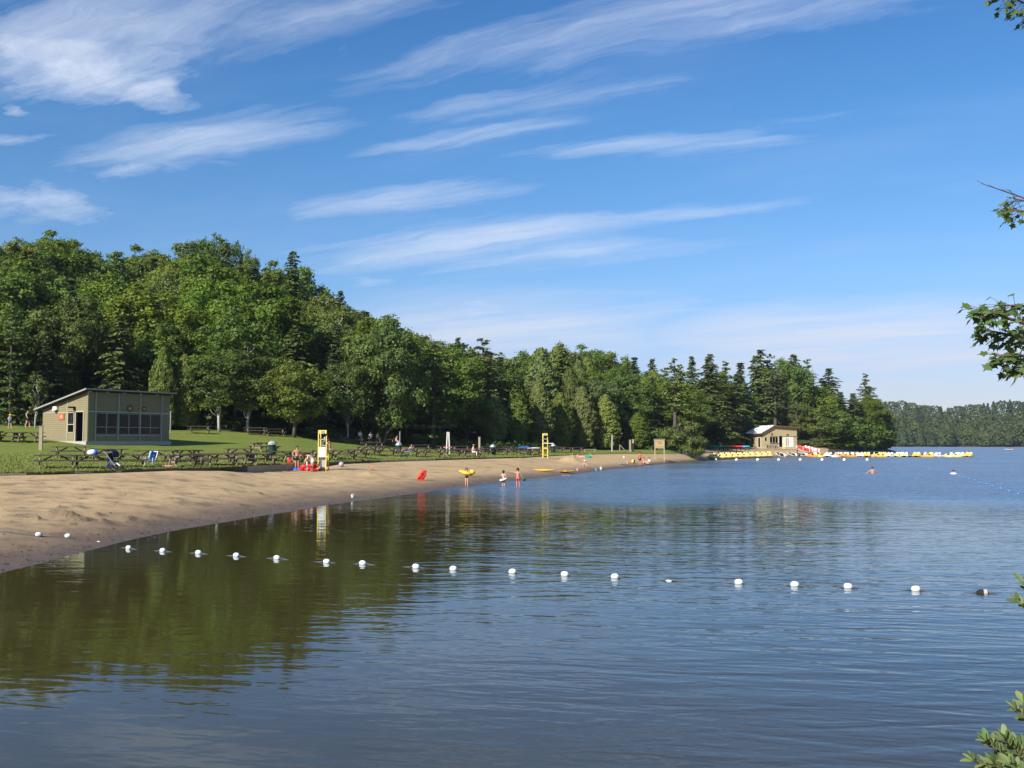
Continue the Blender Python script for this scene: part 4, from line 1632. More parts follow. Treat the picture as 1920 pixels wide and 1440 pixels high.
# local: x along the gable front (to the right), -y towards the lake, origin at its front-left corner
LG, DP = 9.3, 7.0
xr, zl, zr_, zrr = 2.9, 3.55, 5.05, 4.65


def ztg(x):
    return zl + (zr_ - zl) * min(1, x / xr) if x <= xr else zr_ + (zrr - zr_) * (x - xr) / (LG - xr)


plate(-.1, LG + .1, -1.6, .04, -.15, DP + .1).build('foundation', CONC, boath)
hB = [(.55, 1.15, 1.45, 2.35), (1.95, 4.15, 1.05, 2.5), (4.40, 5.35, .04, 2.5)]
wb_ = MB()
wall_boards(wb_, 0, xr, .04, ztg, 0, .12, .22, hB)
wall_boards(wb_, xr, LG, .04, ztg, 0, .12, .22, hB)
wb_.build('front_wall', SIDING2, boath)
lw = wall_boards(MB(), .125, DP, .04, lambda x: zl, 0, .12, .22, [(1.0, 2.2, .04, 2.25), (4.2, 5.4, 1.35, 2.25)]).build('side_wall', SIDING2, boath)
lw.matrix_local = Matrix(((0, 1, 0, 0), (1, 0, 0, 0), (0, 0, 1, 0), (0, 0, 0, 1)))
rw = wall_boards(MB(), .125, DP, .04, lambda x: zrr, 0, .12, .6).build('far_side_wall', SIDING2, boath)
rw.matrix_local = Matrix(((0, -1, 0, LG), (1, 0, 0, 0), (0, 0, 1, 0), (0, 0, 0, 1)))
MB().box((LG / 2, DP - .1, 1.75), (LG - .1, .1, 3.4)).build('back_wall', SIDING2, boath)
MB().box((LG / 2, 2.0, 1.5), (LG - .3, .08, 2.9)).build('dark_lining', DARKIN, boath)
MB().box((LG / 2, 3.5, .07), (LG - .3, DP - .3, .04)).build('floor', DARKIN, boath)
rl = MB()
th = .16


def rslab(mb, xa, za, xb, zb_, y0, y1, th):
    vs = [(xa, y0, za), (xb, y0, zb_), (xb, y1, zb_), (xa, y1, za)]
    vs += [(x, y, z + th) for x, y, z in vs]
    return mb.add(vs, [(3, 2, 1, 0), (4, 5, 6, 7), (0, 1, 5, 4), (1, 2, 6, 5), (2, 3, 7, 6), (3, 0, 4, 7)])


g1 = (zr_ - zl) / xr
rf1 = rslab(MB(), -.75, zl - g1 * .75 + .03, xr, zr_ + .03, -.55, DP + .5, th).build('roof', METALROOF, boath)
seam = MB()
for k in range(14):
    y = -.4 + k * .58
    rslab(seam, -.74, zl - g1 * .74 + .03 + th, xr - .02, zr_ + .02 + th, y, y + .04, .045)
seam.build('roof_seam', METALROOF, rf1)
g2 = (zrr - zr_) / (LG - xr)
rf2 = rslab(MB(), xr + .004, zr_ + .03, LG + .4, zrr + .03 + g2 * .4, -.55, DP + .5, th).build('roof', ROOFDK, boath)
ff = MB()
rslab(ff, -.76, zl - g1 * .76 - .10, xr, zr_ - .10, -.60, -.555, .30)
rslab(ff, xr + .003, zr_ - .12, LG + .42, zrr - .12 + g2 * .42, -.60, -.555, .32)
ff.box((-.775, DP / 2, zl - g1 * .76 + .05), (.03, DP + 1.05, .26))
ff.build('fascia', SIGNBROWN, boath)
wn = MB()
for x in (.52, 1.18):
    wn.box((x, -.015, 1.9), (.07, .05, 1.04))
for z in (1.42, 2.38):
    wn.box((.85, -.015, z), (.6, .048, .07))
wfr = wn.build('window', WHITETRIM, boath)
MB().box((.85, .05, 1.9), (.6, .008, .9)).build('pane', GLASS, wfr)
MB().box((3.05, -.10, 1.0), (2.3, .3, .08)).build('counter', TRIM, boath)
cs = MB()
for x in (1.92, 4.18, 2.7, 3.45):
    cs.box((x, -.012 if x in (1.92, 4.18) else .06, 1.78), (.09, .05, 1.5))
cs.box((3.05, -.012, 2.54), (2.35, .05, .09))
cs.build('hatch_frame', TRIM, boath)
pd = MB().box((6.9, -.03, 1.28), (2.9, .05, 2.42))
pd.build('sliding_door', WHITETRIM, boath)
for x in (6.35, 6.85):
    MB().box((x, -.062, 1.25), (.16, .02, 1.9)).build('door_slat', SIGNBROWN, boath)
MB().box((7.1, -.07, 2.56), (4.3, .09, .10)).build('door_rail', SIGNBROWN, boath)
dfm = MB()
for x in (4.36, 5.39):
    dfm.box((x, -.014, 1.28), (.09, .055, 2.48))
dfm.build('door_frame', WHITETRIM, boath)
for (px_, pz) in ((2.55, 3.1), (6.75, 2.95)):
    MB().box((px_, -.03, pz), (.55, .05, .40)).build('wall_plaque', SIGNBROWN, boath)
MB().box((-.03, 2.6, 2.9), (.05, .35, .35)).build('wall_plaque', SIGNRED, boath)
sd = MB()
for y in (.96, 2.24):
    sd.box((-.02, y, 1.15), (.06, .09, 2.24))
sd.box((-.02, 1.6, 2.3), (.06, 1.3, .09))
sd.build('door_frame', WHITETRIM, boath)
sw_ = MB()
for y in (4.17, 5.43):
    sw_.box((-.02, y, 1.85), (.06, .08, 1.05))
for z in (1.32, 2.28):
    sw_.box((-.018, 4.8, z), (.055, 1.2, .07))
swf = sw_.build('window', WHITETRIM, boath)
MB().box((.05, 4.8, 1.8), (.008, 1.2, .9)).build('pane', GLASS, swf)


# ------------------------------------------------------------------ lifeguard chairs
def make_guard(loc, rz, label, h=3.05, board=True):
    e = empty('lifeguard_chair', loc, R(rz), label, 'lifeguard chair')
    wdt, dep = .58, .85
    hs = {(0, 0): h, (1, 0): h * .86, (0, 1): h * .93, (1, 1): h * .80}
    for (i, j), hh in hs.items():
        x = -wdt / 2 + i * wdt
        MB().beam((x, -.10 + j * (dep + .1), -.15), (x, .0 + j * dep, hh), .062, .062).build('post', YELLOW, e)
    for k in range(5 if board else 2):
        z = .35 + k * (.36 if board else .9)
        MB().box((0, dep + .02 + .06 * (1 - z / 2.4), z), (wdt - .05, .05, .07)).build('rung', YELLOW, e)
    MB().box((0, .40, h * .635), (wdt + .02, dep - .05, .06)).build('seat', GREYMET, e)
    bk = MB()
    bk.box((0, .02, h * .965), (wdt * 1.02, .05, .26))
    bk.build('top_board', YELLOW, e)
    MB().box((.02, -.03, h * .955), (.24, .03, .22)).build('top_panel', GREYMET, e)
    arm = MB()
    for x in (-wdt / 2 - .055, wdt / 2 + .055):
        arm.tube([(x, 0, h * .80), (x, .3, h * .86), (x, .65, h * .85), (x, .9, h * .76)], .03, 6)
    arm.build('armrest', BLACK, e)
    MB().box((0, .02, h * .78), (wdt - .09, .05, .10)).build('crossbar', GREYMET, e)
    if board:
        MB().box((0, -.09, h * .47), (wdt - .10, .035, .74)).build('notice_board', WPLAST, e)
        MB().box((.02, .35, h * .20), (wdt - .14, .4, h * .28)).build('lower_panel', CONC, e)
    else:
        MB().box((.42, .1, h * .60), (1.25, .42, .06)).build('foot_platform', WPLAST, e)
        MB().box((0, -.03, h * .38), (wdt - .05, .05, .09)).build('crossbar', YELLOW, e)
    return e


gG = on_sand(604, 883)
guard1 = make_guard(gG, 0, 'yellow lifeguard chair with white board beside the heap of red vests', 3.0)
gG2 = on_sand(1022, 859)
make_guard(gG2, -6, 'yellow lifeguard chair standing farther along the beach under the cedars', at(1017, 813, gG2.y).z - gG2.z, False)


# ------------------------------------------------------------------ litter bins
def make_bin():
    e = empty('litter_bin')
    MB().lathe([(.30, 0), (.31, .02), (.33, .45), (.33, .86), (.345, .88), (.345, .92)], 16).build('barrel', BINGREEN, e, True)
    rb = MB()
    for z in (.28, .58):
        rb.lathe([(.325, z), (.342, z + .02), (.342, z + .04), (.325, z + .06)], 16)
    rb.build('rib', BINGREEN, e)
    MB().lathe([(.36, .905), (.37, .93), (.34, 1.05), (.24, 1.17), (.10, 1.24), (.06, 1.25)], 16).build('dome_lid', LIDMET, e, True)
    MB().box((0, -.325, 1.02), (.26, .05, .15)).build('flap', GREYMET, e)
    return e


bin0 = make_bin()
cache_kids()
for i, (px, Y, sc, lb) in enumerate([(511, 82.5, .95, 'green litter bin with domed lid, first one, among the front tables'), (748, 104, .95, 'green litter bin with domed lid near the reclining sunbather'),
                                  (924, 118, .95, 'green litter bin with domed lid beside the tan post in the far rows'), (1037, 145, .95, 'green litter bin with pale lid behind the farther lifeguard chair')]):
    b = bin0 if i == 0 else copy_tree(bin0)
    b.location = lay(px, Y)
    b.scale = (sc, sc, sc)
    b.rotation_euler = (0, 0, .4 * i)
    tag(b, lb, 'litter bin', 'green litter bins on the lawn')


# ------------------------------------------------------------------ posts, poles, notice board
def post(px, Y, top_y, wd, matl, label, lean=0.0, name='wooden_post', rnd=False, cap=True):
    g = lay(px, Y)
    h = at(px, top_y, Y).z - g.z
    e = empty(name, g, random.uniform(-.2, .2), label, 'post' if name == 'wooden_post' else 'pole')
    m = MB()
    if rnd:
        m.tube([(0, 0, -.3), (lean, 0, h)], wd / 2, 8)
    else:
        m.beam((0, 0, -.3), (lean, 0, h), wd, wd)
    m.build('shaft', matl, e)
    if cap:
        MB().box((lean, 0, h + .025), (wd * 1.3, wd * 1.3, .05)).build('cap', matl, e)
    return e


post(78, 72, 800, .22, WOOD_LT, 'tan square post in front of the left corner of the shelter')
post(899, 121, 820, .22, WOOD_LT, 'tan post standing among the far tables')
post(837, 111, 811, .15, WHITETRIM, 'white pole, left one of the leaning pair', .12, 'white_pole', True)
post(843.5, 114, 811, .15, WHITETRIM, 'white pole, right one of the leaning pair', -.10, 'white_pole', True)
post(750, 112, 810, .12, GREYMET, 'thin grey pole above the second litter bin', 0, 'metal_pole', True)
post(320, 101, 772, .12, GREYMET, 'grey pole at the right end of the shelter', 0, 'metal_pole', True)
post(1147, 163, 815, .22, BIRCHBARK, 'bare grey stem at the end of the cedar row', .05, 'tree_stem', True, False)
post(1181, 164, 825, .26, WOOD_LT, 'weathered post, left one of the pair before the small cedar')
post(1186.5, 165, 824, .26, WOOD_LT, 'weathered post, right one of the pair before the small cedar')

gS = lay(1236, 151)
nb = empty('notice_board', gS, R(-4), 'wooden notice board on two posts at the end of the sand', 'notice board')
hS = at(1236, 824, 151).z - gS.z
for x in (-.68, .68):
    MB().box((x, 0, hS / 2 - .15), (.16, .14, hS + .3)).build('post', WOOD_LT, nb)
pn_ = []
for k in range(4):
    pn_.append(MB().box((0, -.02, hS - .16 - k * .33), (1.22, .06, .31)).build('plank', SIGNWOOD if 0 < k < 3 else WOOD_LT, nb))
MB().box((0, .0, hS + .04), (1.75, .26, .07)).build('cap_board', WOOD_LT, nb)
mk = MB()
for k, (xx, ww) in enumerate([(-.1, .7), (.05, .5), (.15, .6), (-.05, .35)]):
    mk.box((xx, -.056, hS - .38 - k * .10), (ww, .008, .035))
mk.build('lettering', SIGNBROWN, nb)

# a slide-like plank frame and low bench at the end of the beach
gA = lay(1172, 160)
pf = empty('plank_frame', gA, R(12), 'leaning plank frame beside the pair of weathered posts', 'plank frame')
MB().beam((-.9, 0, 1.2), (.2, 0, .0), .5, .06).build('sloping_board', WOOD_LT, pf)
MB().beam((-.9, 0, 1.2), (-.95, 0, 0), .10, .10).build('strut', WOOD_LT, pf)
MB().box((-1.4, 0, .25), (2.6, .35, .07)).build('long_board', WOOD_LT, pf)
MB().box((-2.5, 0, .11), (.12, .3, .22)).build('block', WOOD_DK, pf)
gA = lay(1105, 158)
bn = empty('low_bench', gA, R(8), 'low pale bench between the sand mound and the bare stem', 'bench')
MB().box((0, 0, .42), (2.2, .36, .07)).build('seat', WOOD_LT, bn)
for x in (-.8, .8):
    MB().box((x, 0, .19), (.12, .32, .38)).build('leg', WOOD_LT, bn)

# ------------------------------------------------------------------ beach chair, bag, stroller, towel
gc_ = lay(287, 64.5)
bc = empty('beach_chair', gc_, R(-18), 'blue folding beach chair with white frame on the grass', 'beach chair', None, (.85, .85, .85))
fm = MB()
for x in (-.33, .33):
    fm.tube([(x, -.05, .30), (x, .22, 1.0)], .032, 6)
    fm.tube([(x, -.40, .02), (x, -.38, .34), (x, .10, .42)], .03, 6)
    fm.tube([(x, .30, .02), (x, -.1, .36)], .03, 6)
    fm.beam((x, -.40, .52), (x, .10, .54), .06, .03)
    fm.tube([(x, -.38, .34), (x, -.38, .52)], .022, 6)
fm.tube([(-.33, .22, 1.0), (.33, .22, 1.0)], .03, 6)
fm.build('frame', WPLAST, bc)
MB().beam((0, -.03, .36), (0, .215, .98), .60, .03, (1, 0, 0)).build('hidden', BLUECLOTH, bc).name = 'back_sling'
bc.children[-1].data.name = 'back_sling'
MB().box((0, -.2, .34), (.60, .42, .03)).build('seat_sling', BLUECLOTH, bc)
MB().ball((0, .07, .70), (.12, .02, .10)).build('printed_patch', LIGHTBLUE, bc)


def soft_sheet(name, w_, d_, matl, amp=.05, n=14, sd=1, parent=None):
    vs, fs = [], []
    for j in range(n + 1):
        for i in range(n + 1):
            x, y = (i / n - .5) * w_, (j / n - .5) * d_
            x += .06 * mnoise.noise(Vector((y * 3, sd, 0)))
            vs.append((x, y, .02 + amp * (0.5 + .5 * mnoise.noise(Vector((x * 4, y * 4, sd))))))
    for j in range(n):
        for i in range(n):
            a = j * (n + 1) + i
            fs.append((a, a + 1, a + n + 2, a + n + 1))
    m = MB().add(vs, fs)
    o = m.build(name, matl, parent, True)
    sol = o.modifiers.new('thickness', 'SOLIDIFY')
    sol.thickness = .015
    return o


tw = soft_sheet('beach_towel', 1.7, .9, YPALE, .05, sd=3)
tw.location = lay(297, 62.9)
tw.rotation_euler = (0, 0, .2)
tag(tw, 'pale yellow towel spread on the grass beside the blue beach chair', 'towel')
tp = soft_sheet('beach_towel', .9, .6, PINKCL, .14, sd=5)
tp.location = lay(316, 63.3)
tag(tp, 'pink towel crumpled at the end of the yellow towel', 'towel')

p_ = ontab(TB, -.02, .1)
bag = empty('beach_bag', p_, .4, 'white and blue beach bag lying on a front picnic table', 'bag')
MB().ball((0, 0, .15), (.31, .2, .18), 12, 8).build('body', WHITECL, bag, True)
MB().ball((.15, -.03, .15), (.15, .205, .165), 10, 8).build('blue_panel', BLUECLOTH, bag, True)
hd = MB()
hd.tube([(-.15, 0, .28), (-.08, 0, .38), (.08, 0, .38), (.15, 0, .28)], .018, 6)
hd.build('handle', NAVY, bag)

gs = lay(214, 57.4)
st = empty('baby_stroller', gs, R(72), 'navy and white baby stroller parked against a front picnic table', 'stroller')
fr_ = MB()
for x in (-.24, .24):
    fr_.tube([(x, .45, 1.08), (x, .30, .95), (x, -.42, .16)], .022, 6)
    fr_.tube([(x, -.05, .55), (x, .42, .14)], .022, 6)
fr_.tube([(-.24, .45, 1.08), (.24, .45, 1.08)], .026, 6)
fr_.tube([(-.24, .42, .14), (.24, .42, .14)], .015, 6)
fr_.tube([(-.24, -.42, .16), (.24, -.42, .16)], .015, 6)
fr_.build('frame', GREYMET, st)
hood = []
for k in range(8):
    a = R(-20 + k * 22)
    hood.append([Vector((x, .16 - math.cos(a) * .36, .86 + math.sin(a) * .36 * (1 - abs(x) ** 2 * 2))) for x in (-.25, -.15, 0, .15, .25)])
hm = MB().loft(hood, False).build('hood', NAVY, st, True)
hm.modifiers.new('thickness', 'SOLIDIFY').thickness = .02
MB().box((0, -.02, .52), (.44, .40, .08)).box((0, .18, .75), (.44, .08, .46)).build('seat', NAVY, st)
MB().box((0, -.30, .40), (.10, .46, .035), Matrix.Rotation(R(35), 3, 'X')).build('white_stripe', WHITECL, st)
MB().box((0, .05, .24), (.42, .42, .16)).build('basket', NAVY, st)
for x in (-.25, .25):
    for y in (-.42, .42):
        MB().torus((x, y, .13), .10, .03, 14, 6, Matrix.Rotation(R(90), 3, 'Y')).ball((x, y, .13), .05, 8, 5).build('wheel', BLACK, st)

# ------------------------------------------------------------------ things on the sand


def vest(loc, rz, matl, label, tilt=0.0, sc=1.0):
    e = empty('life_vest', loc, rz, label, 'life vest', None, (sc, sc, sc))
    e.rotation_euler = (tilt, 0, rz)
    m = MB()
    for sx in (-1, 1):
        m.ball((sx * .15, 0, .14), (.15, .30, .12), 10, 6)
    m.ball((0, .26, .15), (.26, .12, .13), 10, 6)
    m.build('float_panels', matl, e, True)
    MB().box((0, -.05, .21), (.56, .05, .02)).box((0, .08, .22), (.56, .05, .02)).build('belt', BLACK, e)
    return e


base_v = on_sand(578, 883)
VL = [(-.55, 0, 0, REDCLOTH, 'red life vest at the left end of the heap'), (-.1, .1, .0, REDCLOTH, 'red life vest low in the middle of the heap'), (.35, .05, 0, RED, 'red life vest at the right end of the heap, by the chair leg'),
      (-.3, .2, .24, RED, 'red life vest lying on the left part of the heap'), (.15, .15, .26, REDCLOTH, 'red life vest on top of the heap'), (.45, .3, .22, REDCLOTH, 'red life vest propped behind the heap'),
      (-.85, .05, -.02, BLUECLOTH, 'blue life vest sticking out of the left side of the heap')]
for dx, dy, dz, m_, lb in VL:
    vest((base_v.x + dx, base_v.y + dy, base_v.z + dz), random.uniform(0, 6), m_, lb, random.uniform(-.25, .25), 1.0)
yb = on_sand(604, 881)
vest((yb.x + .02, yb.y + .75, yb.z), .6, YPLAST, 'yellow life vest under the first lifeguard chair', .3)
rk = MB().ball((0, 0, .12), (.40, .3, .2), 10, 7)
o = rk.build('sand_bag', mat('sandbag_cloth', (.40, .28, .17), (.3, .2, .12), .9, 6, .01), None, True)
o.location = (yb.x - .02, yb.y - .28, yb.z - .02)
tag(o, 'brown sandbag lying between the legs of the first lifeguard chair', 'sandbag')

p_ = on_sand(640, 876)
o = MB().ball((0, 0, .20), .21, 14, 9).build('beach_ball', mat('mauve_ball', (.45, .34, .42), (.38, .29, .36), .5, 3), None, True)
o.location = p_
tag(o, 'mauve ball on the sand right of the first lifeguard chair', 'ball')

p_ = on_sand(697, 882)
sh = empty('toy_shovel', p_, .3, 'red toy shovel stuck in the small sand heap', 'toy shovel', None, (.65, .65, .8))
MB().beam((-.08, 0, .10), (.32, 0, -.10 + .25), .26, .05).build('blade', RED, sh)
MB().tube([(-.08, 0, .10 + .05), (-.40, .1, .38)], .03, 6).build('handle', RED, sh)

p_ = on_sand(791, 901)
rs = empty('rescue_float', p_, R(20), 'red plastic rescue float standing tilted on the wet sand', 'float')
rings = []
for k in range(9):
    t = k / 8
    wv = .26 * (math.sin(math.pi * (.12 + .80 * t)) ** .6)
    c = Vector((-.20 + .42 * t, .05 * math.sin(t * 3), .02 + .72 * t))
    rings.append([c + Vector((wv * math.cos(a), .10 * math.sin(a), wv * .35 * -math.cos(a))) for a in [2 * math.pi * i / 12 for i in range(12)]])
MB().loft(rings).build('body', RED, rs, True)
for sx in (-1, 1):
    MB().tube([(-.2 + sx * .15, -.10, .15), (-.02 + sx * .16, -.16, .36), (.14 + sx * .15, -.10, .60)], .035, 6).build('grip', RED, rs)
MB().box((-.02, -.02, .05), (.5, .16, .08)).build('foot', RED, rs)

for (xa, ya, xb, yb_, lb) in [(1000, 881, 1041, 886, 'yellow rescue board, left one, lying on the wet sand'), (1042, 886, 1081, 887.5, 'yellow rescue board, right one, nearest the water')]:
    a, b = on_sand(xa, ya), on_sand(xb, yb_)
    mid = (a + b) / 2
    Ln = min(3.0, (b - a).length) / 2
    e = empty('rescue_board', (mid.x, mid.y, max(gh(mid.x, mid.y), 0) + .02), math.atan2(b.y - a.y, b.x - a.x), lb, 'rescue board', 'yellow rescue boards')
    rings = []
    for k in range(13):
        t = -1 + k / 6
        wv = .30 * max(.02, 1 - abs(t) ** 2.6) ** .7
        z = .10 + .10 * abs(t) ** 3
        rings.append([Vector((Ln * t, wv * math.cos(q), z + .085 * math.sin(q) * max(.15, 1 - abs(t) ** 3))) for q in [2 * math.pi * i / 10 for i in range(10)]])
    MB().loft(rings).build('hull', YPLAST, e, True)
    MB().box((0, 0, .19), (.5, .3, .02)).build('deck_pad', YELLOW, e)

o = soft_sheet('wet_towel', 1.1, .35, PINKCL, .06, sd=11)
o.location = on_sand(1058, 892)
tag(o, 'pink towel lying at the waterline below the yellow boards', 'towel')

p_ = on_sand(1099, 858)
bk = empty('toy_bucket', p_, 0, 'teal bucket tipped on the sand mound', 'bucket')
bk.rotation_euler = (0, R(70), .4)
bk.scale = (1.5, 1.5, 1.5)
MB().lathe([(.15, 0), (.22, .36), (.24, .37), (.24, .40), (.20, .40)], 14).build('pail', GREENPL, bk, True)
MB().tube([(-.23, 0, .38), (-.12, 0, .56), (.12, 0, .56), (.23, 0, .38)], .014, 6).build('handle', WPLAST, bk)

p_ = on_sand(1187, 869)
bb = empty('beach_ball', (p_.x, p_.y, p_.z + .27), .7, 'yellow and green beach ball near the person in orange', 'ball')
for k in range(6):
    m = MB()
    g = [[Vector((.28 * math.cos(ph) * math.cos(a), .28 * math.cos(ph) * math.sin(a), .28 * math.sin(ph))) for ph in np.linspace(-1.5, 1.5, 8)] for a in np.linspace(k * 1.0472, (k + 1) * 1.0472, 5)]
    m.loft(g, False).build('panel', (YPLAST, BINGREEN, CANOEGREEN)[k % 3], bb, True)
p_ = on_sand(1166, 871)
o = soft_sheet('swim_float', 1.5, .6, WPLAST, .14, sd=21)
o.location = p_
o.data.materials.clear()
o.data.materials.append(LIGHTBLUE)
tag(o, 'light blue swim float lying at the waterline left of the beach ball', 'swim float')
for (px, py, m_, lb) in [(1177, 869, PINKCL, 'small pink toy pail between the float and the beach ball'), (1170, 858.5, WPLAST, 'small white pail alone on the upper sand'), (1127, 880.5, WPLAST, 'small white pail at the waterline right of the crouching child'),
                         (1118, 882.5, LIGHTBLUE, 'small blue pail at the waterline'), (1083, 883, PINKCL, 'pink pail beside the end of the yellow boards'), (661, 933, WPLAST, 'white plastic cup on the wet sand at the waterline')]:
    p_ = on_sand(px, py)
    e = empty('toy_pail' if 'cup' not in lb else 'plastic_cup', p_, random.random() * 6, lb, 'pail' if 'cup' not in lb else 'cup')
    k_ = .8 if 'cup' not in lb else .45
    MB().lathe([(.12 * k_, 0), (.19 * k_, .30 * k_), (.20 * k_, .31 * k_), (.17 * k_, .31 * k_)], 10).build('pail_body', m_, e)
    MB().tube([(-.18 * k_, 0, .3 * k_), (0, 0, .46 * k_), (.18 * k_, 0, .3 * k_)], .012, 5).build('handle', m_, e)

# boards resting on far tables
tb_ = table(984, 850, 124, 10, 'picnic table in the far rows with a blue board laid across it', GC)
e = empty('surf_board', ontab(tb_, 0, 0, .78), R(6), 'blue board laid across a far picnic table', 'board')
rings = []
for k in range(11):
    t = -1 + k / 5
    wv = .30 * max(.03, 1 - abs(t) ** 2.5) ** .6
    rings.append([Vector((.95 * t * .85, wv * math.cos(q), .10 + .07 * math.sin(q))) for q in [2 * math.pi * i / 10 for i in range(10)]])
MB().loft(rings).build('hull', BLUECLOTH, e, True)
MB().box((0, -.02, .175), (.9, .06, .02)).build('stripe', LIGHTBLUE, e)
tb2 = table(1000, 850, 126, 14, 'picnic table in the far rows with a white board laid on it', GC)
e = empty('surf_board', ontab(tb2, 0, -.1, .76), R(10), 'white board laid on a picnic table right of the blue board', 'board')
MB().loft([[p * 1 for p in r] for r in rings]).build('hull', WPLAST, e, True)
MB().box((0, -.02, .175), (.7, .05, .02)).build('stripe', PINKISH, e)


# ------------------------------------------------------------------ float lines
def make_buoy():
    e = empty('swim_buoy')
    MB().lathe([(.012, -.105), (.05, -.098), (.078, -.06), (.086, 0), (.078, .06), (.05, .098), (.012, .105)], 16).build('float', WPLAST, e, True).matrix_local = Matrix.Rotation(R(90), 4, 'Y')
    for x in (-.115, .115):
        MB().lathe([(.022, -.012), (.03, -.008), (.03, .008), (.022, .012)], 10, (0, 0, x)).build('collar', ROPEBLUE, e).matrix_local = Matrix.Rotation(R(90), 4, 'Y')
    return e


buoy0 = make_buoy()
cache_kids()
NEAR = [(72, 1003), (127, 1006), (184, 1020.5), (241, 1029), (305, 1034), (372, 1038), (443, 1043), (519, 1048), (612.5, 1055), (680, 1058), (780, 1064.5), (850, 1068.5), (961, 1074), (1059, 1079),
        (1153, 1083.5), (1254, 1089), (1385, 1094), (1490, 1098.5), (1590, 1102), (1717, 1107)]
words = ['first', 'second', 'third', 'fourth', 'fifth', 'sixth', 'seventh', 'eighth', 'ninth', 'tenth', 'eleventh', 'twelfth', 'thirteenth', 'fourteenth', 'fifteenth', 'sixteenth', 'seventeenth', 'eighteenth', 'nineteenth', 'twentieth']
line_pts = []
for i, (px, py) in enumerate(NEAR):
    b = buoy0 if i == 0 else copy_tree(buoy0)
    if i < 2:
        p_ = on_sand(px, py + 3)
        p_.z += .075
    else:
        p_ = onz(px, py, 0.0)
        p_.z = .028 if i != 15 else -.045
    line_pts.append(p_.copy())
    b.location = p_
    b.scale = (.80, .80, .80)
    tag(b, 'white buoy lying on the wet sand, %s float of the near line' % words[i] if i < 2 else 'half sunk white buoy low in the water, sixteenth along the near line' if i == 15 else
        'white buoy floating, %s along the near line counted from the sand' % words[i], 'buoy', 'white buoys on the near float line')
for i, p_ in enumerate(line_pts):
    b = [o for o in S.objects if o.name.startswith('swim_buoy')][i]
    a = line_pts[max(0, i - 1)]
    c = line_pts[min(len(line_pts) - 1, i + 1)]
    b.rotation_euler = (0, random.uniform(-.1, .1), math.atan2(c.y - a.y, c.x - a.x))
end_p = onz(1842, 1112, 0.0)
e = empty('swim_buoy', (end_p.x, end_p.y, .0), math.atan2(end_p.y - line_pts[-1].y, end_p.x - line_pts[-1].x), 'dark weathered buoy at the right end of the near line', 'buoy', 'white buoys on the near float line')
MB().lathe([(.012, -.12), (.05, -.10), (.07, -.05), (.075, 0), (.07, .05), (.05, .10), (.012, .12)], 14).build('float', BLACK, e, True).matrix_local = Matrix.Rotation(R(90), 4, 'Y')
MB().lathe([(.077, -.03), (.080, -.02), (.080, .03), (.077, .04)], 14).build('band', CONC, e, True).matrix_local = Matrix.Translation((.05, 0, 0)) @ Matrix.Rotation(R(90), 4, 'Y')
m = MB()
allp = [line_pts[0] + Vector((-1.6, -.1, -.05))] + line_pts + [Vector((end_p.x, end_p.y, .02)), onz(1990, 1118, 0)]
rp = []
for i, (a, b) in enumerate(zip(allp[:-1], allp[1:])):
    for k in range(8):
        t = k / 8
        q = a.lerp(b, t)
        if i >= 2:
            q.z = .030 - .055 * math.sin(math.pi * t)
        else:
            q.z = max(gh(q.x, q.y), 0) + .03
        rp.append(q)
m.tube(rp, .013, 5)
o = m.build('float_rope', ROPE, None, True)
tag(o, 'thin dark rope threading the white buoys across the near water', 'rope')

FARB = [(1342, 863.6), (1381, 863.6), (1420.5, 863.6), (1460, 863.6), (1500.5, 863.6), (1541.5, 863.6), (1583, 863.6), (1626, 863.6)]
fp = []
for i, (px, py) in enumerate(FARB):
    p_ = onz(px, py, 0)
    b = empty('mooring_buoy', (p_.x, p_.y, .08), 0, 'white ball buoy, %s of the far row in front of the moored boats' % words[i], 'buoy', 'white ball buoys before the boats')
    MB().ball((0, 0, .05), .27, 12, 8).build('float', WPLAST, b, True)
    MB().lathe([(.04, .30), (.05, .34), (.03, .38)], 8).build('eye_ring', GREYMET, b)
    fp.append(p_)
BLUE = [(770, 690), (810, 700), (848, 708), (880, 715), (905, 720), (935, 728), (975, 738), (1010, 744), (1045, 750), (1085, 758), (1145, 772), (1180, 782), (1270, 815), (1325, 830), (1370, 845), (1425, 860), (1475, 880), (1540, 897), (1605, 918), (1685, 942), (1770, 970), (1860, 999), (1960, 1030)]
bp = []
prev = None
for i, (zx, zy) in enumerate(BLUE):
    p_ = onz(1560 + zx / 5.3333, 740 + zy / 5.3333 + .6, 0)
    o = MB().lathe([(.012, -.11), (.05, -.09), (.078, -.04), (.078, .04), (.05, .09), (.012, .11)], 10).build('line_float', ROPEBLUE, None, True)
    o.location = (p_.x, p_.y, .05)
    o.rotation_euler = (0, R(90), R(-58))
    tag(o, 'small blue float threaded on the slanting rope at the right of the lake', 'float', 'blue floats on the slanting rope')
    bp.append(Vector((p_.x, p_.y, .03)))
m = MB()
first = onz(1697, 865.5, 0)
rp = []
for a, b in zip([first] + bp[:-1], bp):
    for k in range(4):
        q = a.lerp(b, k / 4)
        q.z = .03 - .05 * math.sin(math.pi * k / 4)
        rp.append(q)
tag(m.tube(rp + [bp[-1]], .022, 5).build('float_rope', ROPEBLUE, None, True), 'blue rope slanting across the right of the lake with blue floats', 'rope')


